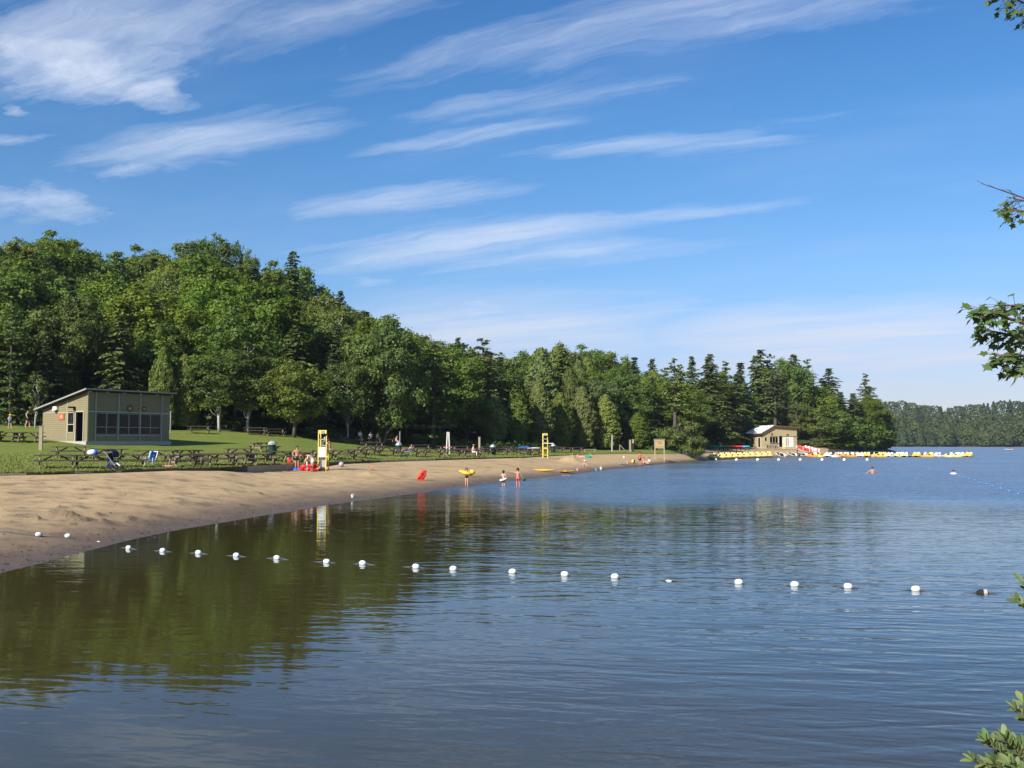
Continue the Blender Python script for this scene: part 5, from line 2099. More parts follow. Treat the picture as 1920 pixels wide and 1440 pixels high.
# ------------------------------------------------------------------ boats
def pedal_boat(loc, rz, label, hullm, seatm, group, sc=1.0):
    e = empty('pedal_boat', loc, rz, label, 'pedal boat', group, (sc, sc, sc))
    for sy in (-.52, .52):
        rings = []
        for k in range(11):
            t = -1 + k / 5
            wv = .30 * max(.06, 1 - abs(t) ** 2.4) ** .6
            zc = .16 + .16 * max(0, t) ** 2
            rings.append([Vector((1.22 * t, sy + wv * math.cos(q), zc + .26 * max(.15, 1 - abs(t) ** 3) * math.sin(q))) for q in [2 * math.pi * i / 10 for i in range(10)]])
        MB().loft(rings).build('pontoon', hullm, e, True)
    MB().box((-.05, 0, .40), (1.7, 1.30, .09)).build('deck', hullm, e)
    hump = []
    for k in range(7):
        a = math.pi * k / 6
        hump.append([Vector((.30 - .34 * math.cos(a), y, .42 + .30 * math.sin(a))) for y in (-.62, -.3, .3, .62)])
    MB().loft(hump, False).build('paddle_cover', hullm, e, True)
    for sy in (-.33, .33):
        m = MB()
        rg = []
        for k in range(6):
            t = k / 5
            x = -.38 - .12 * t
            z = .42 + .58 * t
            hw = .27 * (1 - .45 * max(0, t - .55) ** 1.5 * 2.2)
            rg.append([Vector((x + .05, sy - hw, z)), Vector((x + .05, sy + hw, z)), Vector((x - .05, sy + hw, z)), Vector((x - .05, sy - hw, z))])
        m.loft(rg)
        m.box((-.16, sy, .48), (.46, .5, .10))
        m.build('seat', seatm, e, False)
    MB().tube([(.10, 0, .45), (.02, 0, .78)], .03, 6).build('tiller', BLACK, e)
    return e


MOOR = [(1524, 'o'), (1534, 'y'), (1552, 'w'), (1562, 'w'), (1572, 'o'), (1583, 'o'), (1594, 'o'), (1604, 'y'), (1613, 'w'), (1624, 'y'), (1635, 'o'), (1646, 'y'), (1655, 'y'), (1667, 'w'),
        (1684, 'p'), (1697, 'p'), (1719, 'y'), (1731, 'o'), (1743, 'y'), (1757, 'w'), (1778, 'p'), (1790, 'p'), (1802, 'p'), (1815, 'y')]
DESC = {'o': ('orange', ORANGE, WPLAST), 'y': ('golden yellow', YPLAST, YPALE), 'w': ('pinkish white', WPLAST, PINKISH), 'p': ('pale yellow', YPALE, WPLAST)}
cnt = {}
for i, (px, c) in enumerate(MOOR):
    n_, hm_, sm_ = DESC[c]
    cnt[c] = cnt.get(c, 0) + 1
    p_ = onz(px, 857.0, 0)
    pedal_boat((p_.x, p_.y + random.uniform(-.4, .4), -.06), R(random.choice((200, 225, 185, 160, 245)) + random.uniform(-14, 14)),
               '%s pedal boat moored at the dock, %s of its colour from the ramp' % (n_, words[cnt[c] - 1]), hm_, sm_, 'pedal boats moored in a row', 1.12)
for i in range(10):
    px = 1338 + i * 11.2
    py = 860.5 - i * .42
    p_ = on_sand(px, py, .2)
    pedal_boat((p_.x, p_.y, p_.z + .10), R(205 + random.uniform(-6, 6)), 'pale yellow pedal boat drawn up on the sand, %s in that row' % words[i], YPALE, YPALE, 'pale pedal boats drawn up on the sand', 1.0)
a, b = at(1512, 857, 221.5), at(1752, 857, 222.5)
dk = empty('floating_dock', (0, 0, 0), 0, 'low floating dock that the pedal boats are tied to', 'dock')
n = 12
for k in range(n):
    p0 = Vector((a.x + (b.x - a.x) * k / n + .05, 221.8 + k * .05, .32))
    p1 = Vector((a.x + (b.x - a.x) * (k + 1) / n - .05, 221.8 + (k + 1) * .05, .32))
    MB().beam(p0, p1, 1.8, .14).build('deck_section', WOOD_LT, dk)
    MB().beam(p0 - Vector((0, 0, .26)), p1 - Vector((0, 0, .26)), 1.5, .34).build('float_tank', BLACK, dk)


def hull_rings(Ln, wd, ht, up=1, sheer=.10, n=13, m=9):
    rings = []
    for k in range(n):
        t = -1 + 2 * k / (n - 1)
        wv = wd / 2 * max(.02, 1 - abs(t) ** 2.2) ** .75
        zt = sheer * t * t
        rings.append([Vector((Ln / 2 * t, wv * math.cos(q), up * (-ht * math.sin(q) * max(.25, 1 - abs(t) ** 4) + zt))) for q in [math.pi * i / (m - 1) for i in range(m)]])
    return rings


def canoe(loc, rz, matl, label, group):
    e = empty('canoe', loc, rz, label, 'canoe', group)
    o = MB().loft(hull_rings(4.9, .86, .38, -1, -.18), False).build('hull', matl, e, True)
    o.modifiers.new('thickness', 'SOLIDIFY').thickness = .025
    for sy in (-1, 1):
        MB().tube([(2.4 * t, sy * .43 * max(.02, 1 - abs(t) ** 2.2) ** .75, -.01 + .18 * t * t * -1 * -1 * -1) for t in np.linspace(-1, 1, 9)], .022, 5).build('gunwale', matl, e)
    MB().beam((-.9, -.36, -.02), (-.9, .36, -.02), .10, .03).build('thwart', WOOD_LT, e)
    return e


rkx = [1309 + i * 6.5 for i in range(15)]
rk_ = empty('canoe_rack', lay(1352, 213), R(8), 'low timber rack holding the upturned green and red canoes', 'rack')
for y in (-1.2, 1.2):
    MB().box((0, y, .50), (11.8, .10, .12)).build('rail', WOOD_DK, rk_)
    for x in np.linspace(-5.6, 5.6, 7):
        MB().box((float(x), y, .20), (.10, .10, .60)).build('leg', WOOD_DK, rk_)
for i, px in enumerate(rkx):
    g = lay(1352, 213)
    lx = -5.3 + i * .76
    q = Matrix.Translation(g) @ Matrix.Rotation(R(8), 4, 'Z') @ Vector((lx, 0, .60 + .02))
    matl, nm = (CANOEGREEN, 'green') if i < 9 else (RED, 'red') if i < 13 else (LIGHTBLUE, 'light blue') if i == 13 else (CANOEGREEN, 'dark green')
    lb = 'upturned green canoe on the rack, %s from the willow bush' % words[i] if i < 9 else 'upturned red canoe on the rack, %s of the red ones' % words[i - 9] if i < 13 else 'upturned light blue canoe between the red and the last green' if i == 13 else 'upturned dark green canoe at the boathouse end of the rack'
    canoe(q, R(98 + random.uniform(-3, 3)), matl, lb, 'upturned canoes on the rack')


def dinghy(loc, rot, Ln, matl, label, trim=BLACK, cover=None):
    e = empty('dinghy', loc, 0, label, 'dinghy')
    e.rotation_euler = rot
    MB().loft(hull_rings(Ln, 1.35, .42, 1, .12), False).build('hull', matl, e, True).modifiers.new('thickness', 'SOLIDIFY').thickness = .03
    MB().box((0, 0, -.06), (Ln * .55, 1.05, .05)).build('cockpit_floor', trim, e)
    MB().box((-.3, 0, .03), (.28, 1.2, .05)).build('thwart', WOOD_LT, e)
    if cover:
        for k in range(5):
            MB().box((-Ln * .36 + k * Ln * .18, 0, .10), (Ln * .09, .9, .16)).build('stripe', cover, e)
    return e


p_ = on_sand(1466, 856.5, .1)
dinghy((p_.x, p_.y + 1, p_.z + .55), (R(38), R(14), R(8)), 2.7, WPLAST, 'white dinghy tipped on its side at the foot of the ramp', BLACK)
p_ = on_sand(1488, 855.5, .1)
dinghy((p_.x, p_.y + 1, p_.z + .5), (R(30), R(12), R(14)), 2.8, WPLAST, 'white dinghy just left of the person at the ramp', BLACK)
p_ = on_sand(1507, 855.5, .1)
dinghy((p_.x - .2, p_.y + .5, p_.z + .45), (R(25), R(2), R(6)), 2.6, WPLAST, 'white dinghy between the person at the ramp and the orange pedal boats', BLACK)
p_ = lay(1507, 229)
dinghy((p_.x, p_.y, p_.z + 1.05), (R(45), R(17), R(-5)), 4.0, WPLAST, 'red and white striped boat propped highest on the ramp', RED, RED)
p_ = lay(1519, 231)
dinghy((p_.x + .3, p_.y, p_.z + .95), (R(48), R(15), R(-8)), 4.2, RED, 'red boat with white stripes propped right of the ramp', PINKISH, WPLAST)
# clutter against the boathouse
p_ = lay(1441, 241)
e = empty('crate', p_, .3, 'dark slatted crate standing under the boathouse window', 'crate')
MB().box((0, 0, .45), (.9, .6, .86)).build('body', WOOD_DK, e)
for k in range(4):
    MB().box((0, -.315, .14 + k * .22), (.94, .03, .16)).build('slat', WOOD_LT, e)
t_ = copy_tree(table0)
t_.location = lay(1451, 239.5)
t_.rotation_euler = (0, 0, .5)
t_.scale = (.75, .8, 1)
tag(t_, 'small picnic table in front of the boathouse hatch', 'picnic table', 'picnic tables by the boathouse')
p_ = lay(1468.5, 241)
e = empty('paddle_bundle', p_, 0, 'bundle of yellow paddles leaning in the boathouse doorway', 'paddles')
for k in range(4):
    x = -.2 + .13 * k
    MB().tube([(x, -.2, .1), (x + .05, .3, 1.5)], .03, 5).build('shaft', YPLAST, e)
    MB().ball((x, -.22, .22), (.10, .03, .26), 8, 6).build('blade', YPLAST, e)

p_ = onz(1892, 844, 0)
e = dinghy((p_.x, p_.y, .38), (0, 0, R(8)), 4.4, WPLAST, 'small white rowing boat far out on the lake', BLACK)


# ------------------------------------------------------------------ people
BASE = dict(pel=(0, 0, .53), wai=(0, .005, .60), che=(0, .0, .72), nek=(0, .005, .825), chn=(0, -.005, .868), hed=(0, -.012, .925), top=(0, -.002, .968), nos=(0, -.078, .912),
            shL=(.105, .005, .80), elL=(.135, .015, .645), wrL=(.14, -.03, .505), shR=(-.105, .005, .80), elR=(-.135, .015, .645), wrR=(-.14, -.03, .505),
            hiL=(.052, 0, .505), knL=(.056, -.012, .285), anL=(.058, .012, .05), toL=(.064, -.085, .018), hiR=(-.052, 0, .505), knR=(-.056, -.012, .285), anR=(-.058, .012, .05), toR=(-.064, -.085, .018))
RAD = dict(pel=.070, wai=.064, che=.074, nek=.034, chn=.046, hed=.060, top=.040, nos=.011, sh=.042, el=.028, wr=.020, hi=.060, kn=.038, an=.024, to=.020)
EDG = [('pel', 'wai'), ('wai', 'che'), ('che', 'nek'), ('nek', 'chn'), ('chn', 'hed'), ('hed', 'top'), ('hed', 'nos'), ('che', 'shL'), ('shL', 'elL'), ('elL', 'wrL'), ('che', 'shR'), ('shR', 'elR'), ('elR', 'wrR'),
       ('pel', 'hiL'), ('hiL', 'knL'), ('knL', 'anL'), ('anL', 'toL'), ('pel', 'hiR'), ('hiR', 'knR'), ('knR', 'anR'), ('anR', 'toR')]
POSE = {
    'stand': {},
    'walk': dict(knL=(.056, -.07, .29), anL=(.058, -.10, .05), toL=(.06, -.19, .025), knR=(-.056, .0, .285), anR=(-.058, .10, .06), toR=(-.06, .02, .018), elL=(.14, .06, .65), wrL=(.14, .02, .52), elR=(-.14, -.03, .65), wrR=(-.14, -.11, .53)),
    'hips': dict(elL=(.19, .05, .66), wrL=(.10, -.03, .55), elR=(-.19, .05, .66), wrR=(-.10, -.03, .55)),
    'point': dict(shL=(.115, 0, .81), elL=(.26, -.01, .815), wrL=(.39, -.02, .83), elR=(-.17, -.02, .66), wrR=(-.21, -.05, .53), knR=(-.07, -.03, .285), anR=(-.085, .0, .05), toR=(-.10, -.09, .018)),
    'ring': dict(elL=(.21, -.03, .72), wrL=(.24, -.13, .70), elR=(-.21, -.03, .72), wrR=(-.24, -.13, .70)),
    'hold': dict(elL=(.14, .0, .65), wrL=(.10, -.12, .60), elR=(-.14, .0, .65), wrR=(-.10, -.12, .60)),
    'bend': dict(pel=(0, .04, .52), wai=(0, -.02, .58), che=(0, -.13, .655), nek=(0, -.215, .70), chn=(0, -.255, .71), hed=(0, -.31, .715), top=(0, -.345, .73), nos=(0, -.345, .66),
                 shL=(.10, -.185, .675), elL=(.12, -.22, .53), wrL=(.09, -.29, .42), shR=(-.10, -.185, .675), elR=(-.12, -.22, .53), wrR=(-.09, -.29, .42), hiL=(.05, .035, .50), hiR=(-.05, .035, .50)),
    'crouch': dict(pel=(0, .08, .17), wai=(0, .05, .24), che=(0, -.02, .345), nek=(0, -.07, .435), chn=(0, -.09, .475), hed=(0, -.115, .525), top=(0, -.12, .57), nos=(0, -.18, .50),
                   shL=(.10, -.05, .415), elL=(.15, -.13, .28), wrL=(.11, -.22, .17), shR=(-.10, -.05, .415), elR=(-.15, -.13, .28), wrR=(-.11, -.22, .17),
                   hiL=(.055, .06, .16), knL=(.10, -.13, .27), anL=(.09, .0, .05), toL=(.10, -.10, .018), hiR=(-.055, .06, .16), knR=(-.10, -.13, .27), anR=(-.09, .0, .05), toR=(-.10, -.10, .018)),
    'sit': dict(pel=(0, .0, .30), wai=(0, .0, .37), che=(0, -.03, .485), nek=(0, -.04, .59), chn=(0, -.055, .632), hed=(0, -.065, .69), top=(0, -.055, .733), nos=(0, -.13, .675),
                shL=(.105, -.035, .565), elL=(.13, -.07, .42), wrL=(.09, -.17, .36), shR=(-.105, -.035, .565), elR=(-.13, -.07, .42), wrR=(-.09, -.17, .36),
                hiL=(.052, -.03, .29), knL=(.06, -.26, .30), anL=(.06, -.25, .06), toL=(.065, -.34, .03), hiR=(-.052, -.03, .29), knR=(-.06, -.26, .30), anR=(-.06, -.25, .06), toR=(-.065, -.34, .03)),
    'ground': dict(pel=(0, .05, .07), wai=(0, .065, .14), che=(0, .05, .26), nek=(0, .045, .365), chn=(0, .03, .407), hed=(0, .02, .465), top=(0, .03, .508), nos=(0, -.045, .45),
                   shL=(.105, .045, .34), elL=(.14, -.03, .21), wrL=(.11, -.14, .17), shR=(-.105, .045, .34), elR=(-.14, -.03, .21), wrR=(-.11, -.14, .17),
                   hiL=(.055, .02, .07), knL=(.09, -.17, .21), anL=(.07, -.33, .05), toL=(.075, -.41, .06), hiR=(-.055, .02, .07), knR=(-.09, -.17, .21), anR=(-.07, -.33, .05), toR=(-.075, -.41, .06)),
    'recline': dict(pel=(0, .05, .07), wai=(0, .11, .12), che=(0, .20, .20), nek=(0, .27, .275), chn=(0, .29, .315), hed=(0, .31, .37), top=(0, .325, .41), nos=(0, .24, .37),
                    shL=(.105, .255, .25), elL=(.13, .33, .12), wrL=(.13, .24, .04), shR=(-.105, .255, .25), elR=(-.13, .33, .12), wrR=(-.13, .24, .04),
                    hiL=(.052, .02, .07), knL=(.06, -.20, .16), anL=(.06, -.40, .05), toL=(.065, -.44, .12), hiR=(-.052, .02, .07), knR=(-.06, -.21, .08), anR=(-.06, -.43, .05), toR=(-.065, -.46, .12)),
    'swim': dict(shL=(.11, .0, .80), elL=(.23, -.02, .70), wrL=(.36, -.06, .63), shR=(-.11, .0, .80), elR=(-.23, -.02, .70), wrR=(-.36, -.06, .63)),
}


def skinned(name, J, edges, rads, sub=1):
    keys = []
    for a, b in edges:
        for k in (a, b):
            if k not in keys:
                keys.append(k)
    me = bpy.data.meshes.new(name)
    me.from_pydata([tuple(J[k]) for k in keys], [(keys.index(a), keys.index(b)) for a, b in edges], [])
    o = bpy.data.objects.new(name, me)
    COL.objects.link(o)
    md = o.modifiers.new('skin', 'SKIN')
    md.use_smooth_shade = True
    sv = me.skin_vertices[0].data
    for i, k in enumerate(keys):
        r = rads[k]
        sv[i].radius = (r, r)
        sv[i].use_root = (i == 0)
    o.modifiers.new('sub', 'SUBSURF').levels = sub
    dg = bpy.context.evaluated_depsgraph_get()
    ev = o.evaluated_get(dg)
    nm = bpy.data.meshes.new_from_object(ev)
    bpy.data.objects.remove(o)
    bpy.data.meshes.remove(me)
    nm.name = name
    return nm


def person(pose, loc, yaw, h, label, skin=SKIN, hair=HAIR, wear=(), hat=None, child=False, tilt=0.0, longhair=False, group=None, **over):
    J = {k: Vector(v) for k, v in BASE.items()}
    for k, v in POSE[pose].items():
        J[k] = Vector(v)
    for k, v in over.items():
        J[k] = Vector(v)
    hs = 1.32 if child else 1.0
    if child:
        for k in ('hed', 'top', 'nos'):
            J[k] = J['chn'] + (J[k] - J['chn']) * 1.25
    Rd = {}
    for k in J:
        r = RAD.get(k, RAD.get(k[:2], .03))
        if child and k in ('hed', 'top', 'chn'):
            r *= 1.28
        Rd[k] = r
    tot = J['top'].z + Rd['top']
    sc = h if pose != 'stand' else h
    me = skinned('person', J, EDG, Rd)
    # hands: palm and five bent fingers grown onto each wrist
    vs, fs = [v.co.copy() for v in me.vertices], [tuple(p.vertices) for p in me.polygons]
    hb = MB()
    for s_ in 'LR':
        wv, ev = J['wr' + s_], J['el' + s_]
        d = (wv - ev).normalized()
        sd = d.cross(Vector((0, -1, .2))).normalized()
        up = sd.cross(d)
        pal = wv + d * .026
        hb.ball(pal, (.020, .011, .027), 8, 5, Matrix((sd, up, d)).transposed())
        for k in range(4):
            o_ = (k - 1.5) * .0095
            L_ = (.040, .046, .043, .033)[k]
            b0 = pal + d * .018 + sd * o_
            hb.tube([b0, b0 + d * L_ * .5 - up * .003, b0 + d * L_ - up * .012], [.0050, .0046, .0032], 5)
        b0 = pal + sd * .017 - d * .006
        hb.tube([b0, b0 + sd * .012 + d * .012, b0 + sd * .014 + d * .032], [.0056, .005, .0035], 5)
    n0 = len(vs)
    me2 = bpy.data.meshes.new('person')
    me2.from_pydata([tuple(v) for v in vs] + hb.v, [], fs + [tuple(i + n0 for i in f) for f in hb.f])
    me2.polygons.foreach_set('use_smooth', [True] * len(me2.polygons))
    bpy.data.meshes.remove(me)
    o = link('person', me2, skin)
    o.location = loc
    o.rotation_euler = (tilt, 0, yaw)
    o.scale = (sc, sc, sc)
    tag(o, label, 'person', group)
    # hair
    hc = J['hed']
    hdv = (J['top'] - J['chn']).normalized()
    fwd = (J['nos'] - J['hed'])
    fwd = (fwd - hdv * fwd.dot(hdv)).normalized()
    sdv = hdv.cross(fwd)
    Mh = Matrix((sdv, fwd, hdv)).transposed()
    hm_ = MB()
    r = Rd['hed']
    hm_.ball(hc + hdv * r * .32 - fwd * r * .20, (r * 1.06, r * 1.06, r * .98), 10, 7, Mh)
    if longhair:
        hm_.ball(hc - hdv * r * .5 - fwd * r * .62, (r * .85, r * .5, r * 1.25), 8, 6, Mh)
    hm_.build('hair', hair, o, True)
    eyes = MB()
    for s_ in (-1, 1):
        eyes.ball(hc + fwd * r * .93 + sdv * r * .36 * s_ + hdv * r * .05, r * .11, 6, 4)
    eyes.build('eyes', BLACK, o)
    if hat is not None:
        hmm = MB()
        hmm.ball(hc + hdv * r * .62, (r * 1.14, r * 1.14, r * .78), 10, 6, Mh)
        hmm.ball(hc + hdv * r * .55 + fwd * r * .95, (r * .9, r * .75, r * .10), 10, 4, Mh)
        hmm.build('cap', hat, o, True)
    mid = {'thL': J['hiL'].lerp(J['knL'], .62), 'thR': J['hiR'].lerp(J['knR'], .62), 'uaL': J['shL'].lerp(J['elL'], .55), 'uaR': J['shR'].lerp(J['elR'], .55), 'lcL': J['knL'].lerp(J['anL'], .85), 'lcR': J['knR'].lerp(J['anR'], .85),
           'thl': J['hiL'].lerp(J['knL'], .25), 'thr': J['hiR'].lerp(J['knR'], .25)}
    JJ = {**J, **mid}
    RR = {**Rd, 'thL': .050, 'thR': .050, 'uaL': .036, 'uaR': .036, 'lcL': .030, 'lcR': .030, 'thl': .058, 'thr': .058}
    for kind, matl in wear:
        if kind == 'shorts':
            E = [('pel', 'hiL'), ('hiL', 'thL'), ('pel', 'hiR'), ('hiR', 'thR'), ('pel', 'wai')]
            k_ = 1.14
        elif kind == 'trunks':
            E = [('pel', 'hiL'), ('hiL', 'thl'), ('pel', 'hiR'), ('hiR', 'thr'), ('pel', 'wai')]
            k_ = 1.10
        elif kind == 'shirt':
            E = [('che', 'wai'), ('wai', 'pel'), ('che', 'shL'), ('shL', 'uaL'), ('che', 'shR'), ('shR', 'uaR'), ('che', 'nek')]
            k_ = 1.12
        elif kind == 'swimsuit':
            E = [('che', 'wai'), ('wai', 'pel'), ('pel', 'hiL'), ('pel', 'hiR')]
            k_ = 1.08
        elif kind == 'dress':
            E = [('che', 'wai'), ('wai', 'pel'), ('che', 'shL'), ('che', 'shR'), ('pel', 'hiL'), ('hiL', 'thL'), ('pel', 'hiR'), ('hiR', 'thR')]
            k_ = 1.20
        else:
            E = [('pel', 'hiL'), ('hiL', 'knL'), ('knL', 'lcL'), ('pel', 'hiR'), ('hiR', 'knR'), ('knR', 'lcR'), ('pel', 'wai')]
            k_ = 1.16
            kind = 'trousers'
        gm = skinned(kind, JJ, E, {k: v * (k_ if k not in ('nek', 'wai') or kind == 'shirt' else k_ * .98) for k, v in RR.items()})
        g = link(kind, gm, matl, o)
    return o


Rr_ = math.radians
# at the water's edge
p_ = onz(875, 911, 0)
person('ring', (p_.x, p_.y, -.03), Rr_(10), 1.24, 'child standing at the waterline with a yellow ring round the chest', SKIN, HAIR, [('trunks', NAVY)], child=True)
e = empty('swim_ring', (p_.x, p_.y - .06, .90), 0, 'yellow inflatable ring held up round the child at the waterline', 'swim ring')
MB().torus((0, 0, 0), .31, .125, 18, 9, Matrix.Rotation(R(14), 3, 'Y')).build('ring_tube', YPLAST, e, True)
MB().ball((.40, -.02, .07), (.20, .18, .18), 10, 7).build('duck_head', YPLAST, e, True)
MB().ball((-.40, -.02, .12), (.15, .14, .10), 10, 7).build('duck_tail', YPLAST, e, True)
p_ = onz(944, 911.5, 0)
person('hold', (p_.x, p_.y, -.08), Rr_(165), 1.16, 'small dark-haired child with a white ring round the waist, in the shallows', SKIN, HAIR, [('trunks', NAVY)], child=True, longhair=True)
e = empty('swim_ring', (p_.x, p_.y, .46), 0, 'white inflatable ring round the waist of the small dark-haired child', 'swim ring')
MB().torus((0, 0, 0), .22, .075, 16, 8, Matrix.Rotation(R(-16), 3, 'Y')).build('ring_tube', WPLAST, e, True)
MB().ball((.22, -.02, .075), (.035, .035, .05), 6, 4).build('valve', LIGHTBLUE, e)
p_ = onz(971, 913, 0)
boy = person('point', (p_.x, p_.y, -.10), Rr_(172), 1.36, 'boy in red shorts pointing along the beach with one arm', SKINTAN, HAIR, [('shorts', REDCLOTH)], child=True)
gp = Vector((p_.x + .42, p_.y, .42))
e = empty('toy_bucket', gp, .3, 'green toy bucket held by the boy in red shorts', 'bucket')
MB().lathe([(.08, -.02), (.12, .16), (.13, .17), (.10, .17)], 12).build('pail', GREENPL, e, True)
MB().tube([(-.12, 0, .16), (-.05, 0, .27), (.05, 0, .27), (.12, 0, .16)], .01, 5).build('handle', GREENPL, e)
p_ = on_sand(1097, 877, .3)
person('crouch', p_, Rr_(-15), 1.30, 'child in dark swimsuit and white cap crouching on the wet sand', SKIN, HAIR, [('swimsuit', NAVY)], hat=WHITECL, child=True)
p_ = on_sand(1088, 858.5, .9)
person('recline', p_, Rr_(80), 1.45, 'person lying on the sand behind the mound', SKIN, HAIR, [('trunks', PINKCL)])
p_ = on_sand(1200, 873.5, .05)
person('hips', p_, Rr_(-160), 1.80, 'person in orange top and black shorts standing at the waterline', SKINTAN, HAIR, [('shirt', ORANGECL), ('shorts', BLACK)])
p_ = on_sand(1208, 870, .1)
person('ground', p_, Rr_(40), 1.68, 'person sitting on the sand right beside the one in orange', SKIN, HAIR, [('swimsuit', BLACK)])
p_ = on_sand(1217, 870.5, .1)
person('ground', p_, Rr_(-50), 1.72, 'person in white shirt sitting on the sand beside the beach ball group', SKIN, HAIR, [('shirt', WHITECL), ('shorts', WHITECL)])
# in the water
p_ = onz(1636, 888, 0)
person('swim', (p_.x, p_.y, -1.08), Rr_(175), 1.76, 'bather standing chest deep with both arms spread on the water', SKINTAN, HAIR, [('trunks', NAVY)])
p_ = onz(1788, 889, 0)
person('swim', (p_.x, p_.y, -1.18), Rr_(150), 1.60, 'bather in white top, head and shoulders out beside the blue floats', SKIN, HAIR, [('shirt', WHITECL)])
# by the first lifeguard chair
g = lay(558, 75.0)
person('hips', g, Rr_(25), 1.80, 'shirtless man in dark trunks standing behind a front picnic table', SKINTAN, HAIR, [('shorts', BLACK)])
g = lay(586, 74.0)
person('bend', g, Rr_(-65), 1.74, 'woman in short white dress bending over a small child', SKIN, HAIR, [('dress', WHITECL)], longhair=True)
g = lay(577, 73.6)
person('stand', g, Rr_(110), 0.86, 'small child in white top and blue shorts in front of the bending woman', SKIN, HAIR, [('shirt', WHITECL), ('shorts', BLUECLOTH)], child=True)
person('sit', (gG.x + .12, gG.y + .42, gG.z + 3.0 * .635 + .03 - 1.68 * .235), Rr_(68), 1.68, 'lifeguard in teal top sitting sideways up on the near chair', SKIN, HAIR, [('shirt', TEALCL), ('shorts', NAVY)])
rb_ = empty('bag', lay(545, 75.2), .5, 'red bag on the grass under the table of the shirtless man', 'bag')
MB().ball((0, 0, .17), (.22, .15, .19), 10, 7).build('body', REDCLOTH, rb_, True)
MB().tube([(-.1, 0, .32), (0, 0, .43), (.1, 0, .32)], .02, 6).build('handle', RED, rb_)
# path by the shelter
g = lay(19, 93)
person('walk', g, Rr_(60), 1.28, 'child with yellow cap and white shirt on the path at the far left', SKIN, HAIRBL, [('shirt', WHITECL), ('shorts', BLUECLOTH)], hat=YPLAST, child=True)
g = lay(52, 95)
person('walk', g, Rr_(80), 1.68, 'person in black dress on the path left of the shelter', SKIN, HAIR, [('dress', BLACK)], longhair=True)
# among the tables
tS = table(884, 850, 107.5, 20, 'picnic table in the front far row where the pink-capped person sits', GC)
q = ontab(tS, -.1, -.70, .46)
person('sit', (q.x, q.y, q.z - 1.68 * .235), Rr_(20 + 90), 1.68, 'person with pink cap and white trousers sitting on a table bench', SKIN, HAIR, [('shirt', PINKCL), ('trousers', WHITECL)], hat=PINKCL)
q = ontab(tS, -2.4, .1, .757)
t_ = soft_sheet('beach_towel', .9, .6, PINKCL, .22, sd=31)
t_.location = lay(840, 108) + Vector((0, 0, .78))
tag(t_, 'pink towel heaped on a picnic table by the white poles', 'towel')
g = lay(763, 103.5)
person('recline', g + Vector((0, .3, .35)), Rr_(-70), 1.70, 'bare-legged person reclining by the second litter bin', SKINTAN, HAIR, [('trunks', NAVY)])
lc = empty('lounge_chair', g + Vector((0, .3, 0)), Rr_(-70), 'low lounge chair under the person reclining by the second bin', 'lounge chair')
MB().beam((0, -.5, .33), (0, .2, .38), .55, .04, (0, 0, 1)).beam((0, .15, .38), (0, .62, .72), .55, .04).build('sling', BLUECLOTH, lc)
for x in (-.28, .28):
    MB().tube([(x, -.5, .0), (x, -.45, .34), (x, .2, .36), (x, .35, .0)], .02, 5).build('leg', WPLAST, lc)
for (px, Y, py_, yaw, h, lb, wr, pose) in [(675, 112.5, 0, 30, 1.6, 'person in white top sitting at a far table, leftmost of the three', [('shirt', WHITECL), ('shorts', NAVY)], 'sit'),
                                          (696, 113.5, 0, -20, 1.65, 'person in white shirt sitting at a far table, middle of the three', [('shirt', WHITECL), ('shorts', BLACK)], 'sit'),
                                          (707, 113.5, 0, 60, 1.7, 'bare-chested person sitting at a far table, rightmost of the three', [('shorts', REDCLOTH)], 'sit'),
                                          (743, 119, 0, 80, 1.65, 'person in pink top sitting by the second litter bin under the maple', [('shirt', PINKCL), ('shorts', WHITECL)], 'sit')]:
    g = lay(px, Y)
    person(pose, (g.x, g.y, g.z + (.757 if px != 743 else .46) - h * .235), Rr_(yaw), h, lb, SKIN, HAIR, wr)
g = lay(1494, 221)
person('stand', g, Rr_(150), 1.72, 'person in dark clothes standing at the boat ramp', SKIN, HAIR, [('shirt', BLACK), ('trousers', NAVY)])
p_ = onz(1892, 844, 0)
person('sit', (p_.x, p_.y, .40 - 1.7 * .235), Rr_(100), 1.7, 'person in red top sitting in the far rowing boat', SKIN, HAIR, [('shirt', RED), ('trousers', NAVY)])


# ------------------------------------------------------------------ near branches and shrub at the right edge
def maple_leaf_mesh(sd):
    r_ = random.Random(sd)
    half = [(0, 0), (.16, -.06), (.40, .02), (.30, .16), (.62, .42), (.34, .46), (.30, .56), (.12, .60), (0, 1.0)]
    vs, fs = [], []
    fold = r_.uniform(.12, .30)
    curl = r_.uniform(-.10, .22)
    for s_ in (-1, 1):
        b = len(vs)
        for (x, y) in half:
            vs.append((s_ * x * 1.05, y, -abs(x) * fold + x * x * .2 - curl * y * y))
        ring = list(range(b, b + len(half)))
        fs.append(tuple(ring) if s_ == 1 else tuple(reversed(ring)))
    me = bpy.data.meshes.new('leaf')
    me.from_pydata(vs, [], fs)
    a = me.attributes.new('tone', 'FLOAT', 'FACE')
    tn = r_.uniform(.25, .95)
    a.data.foreach_set('value', [tn] * len(fs))
    return me


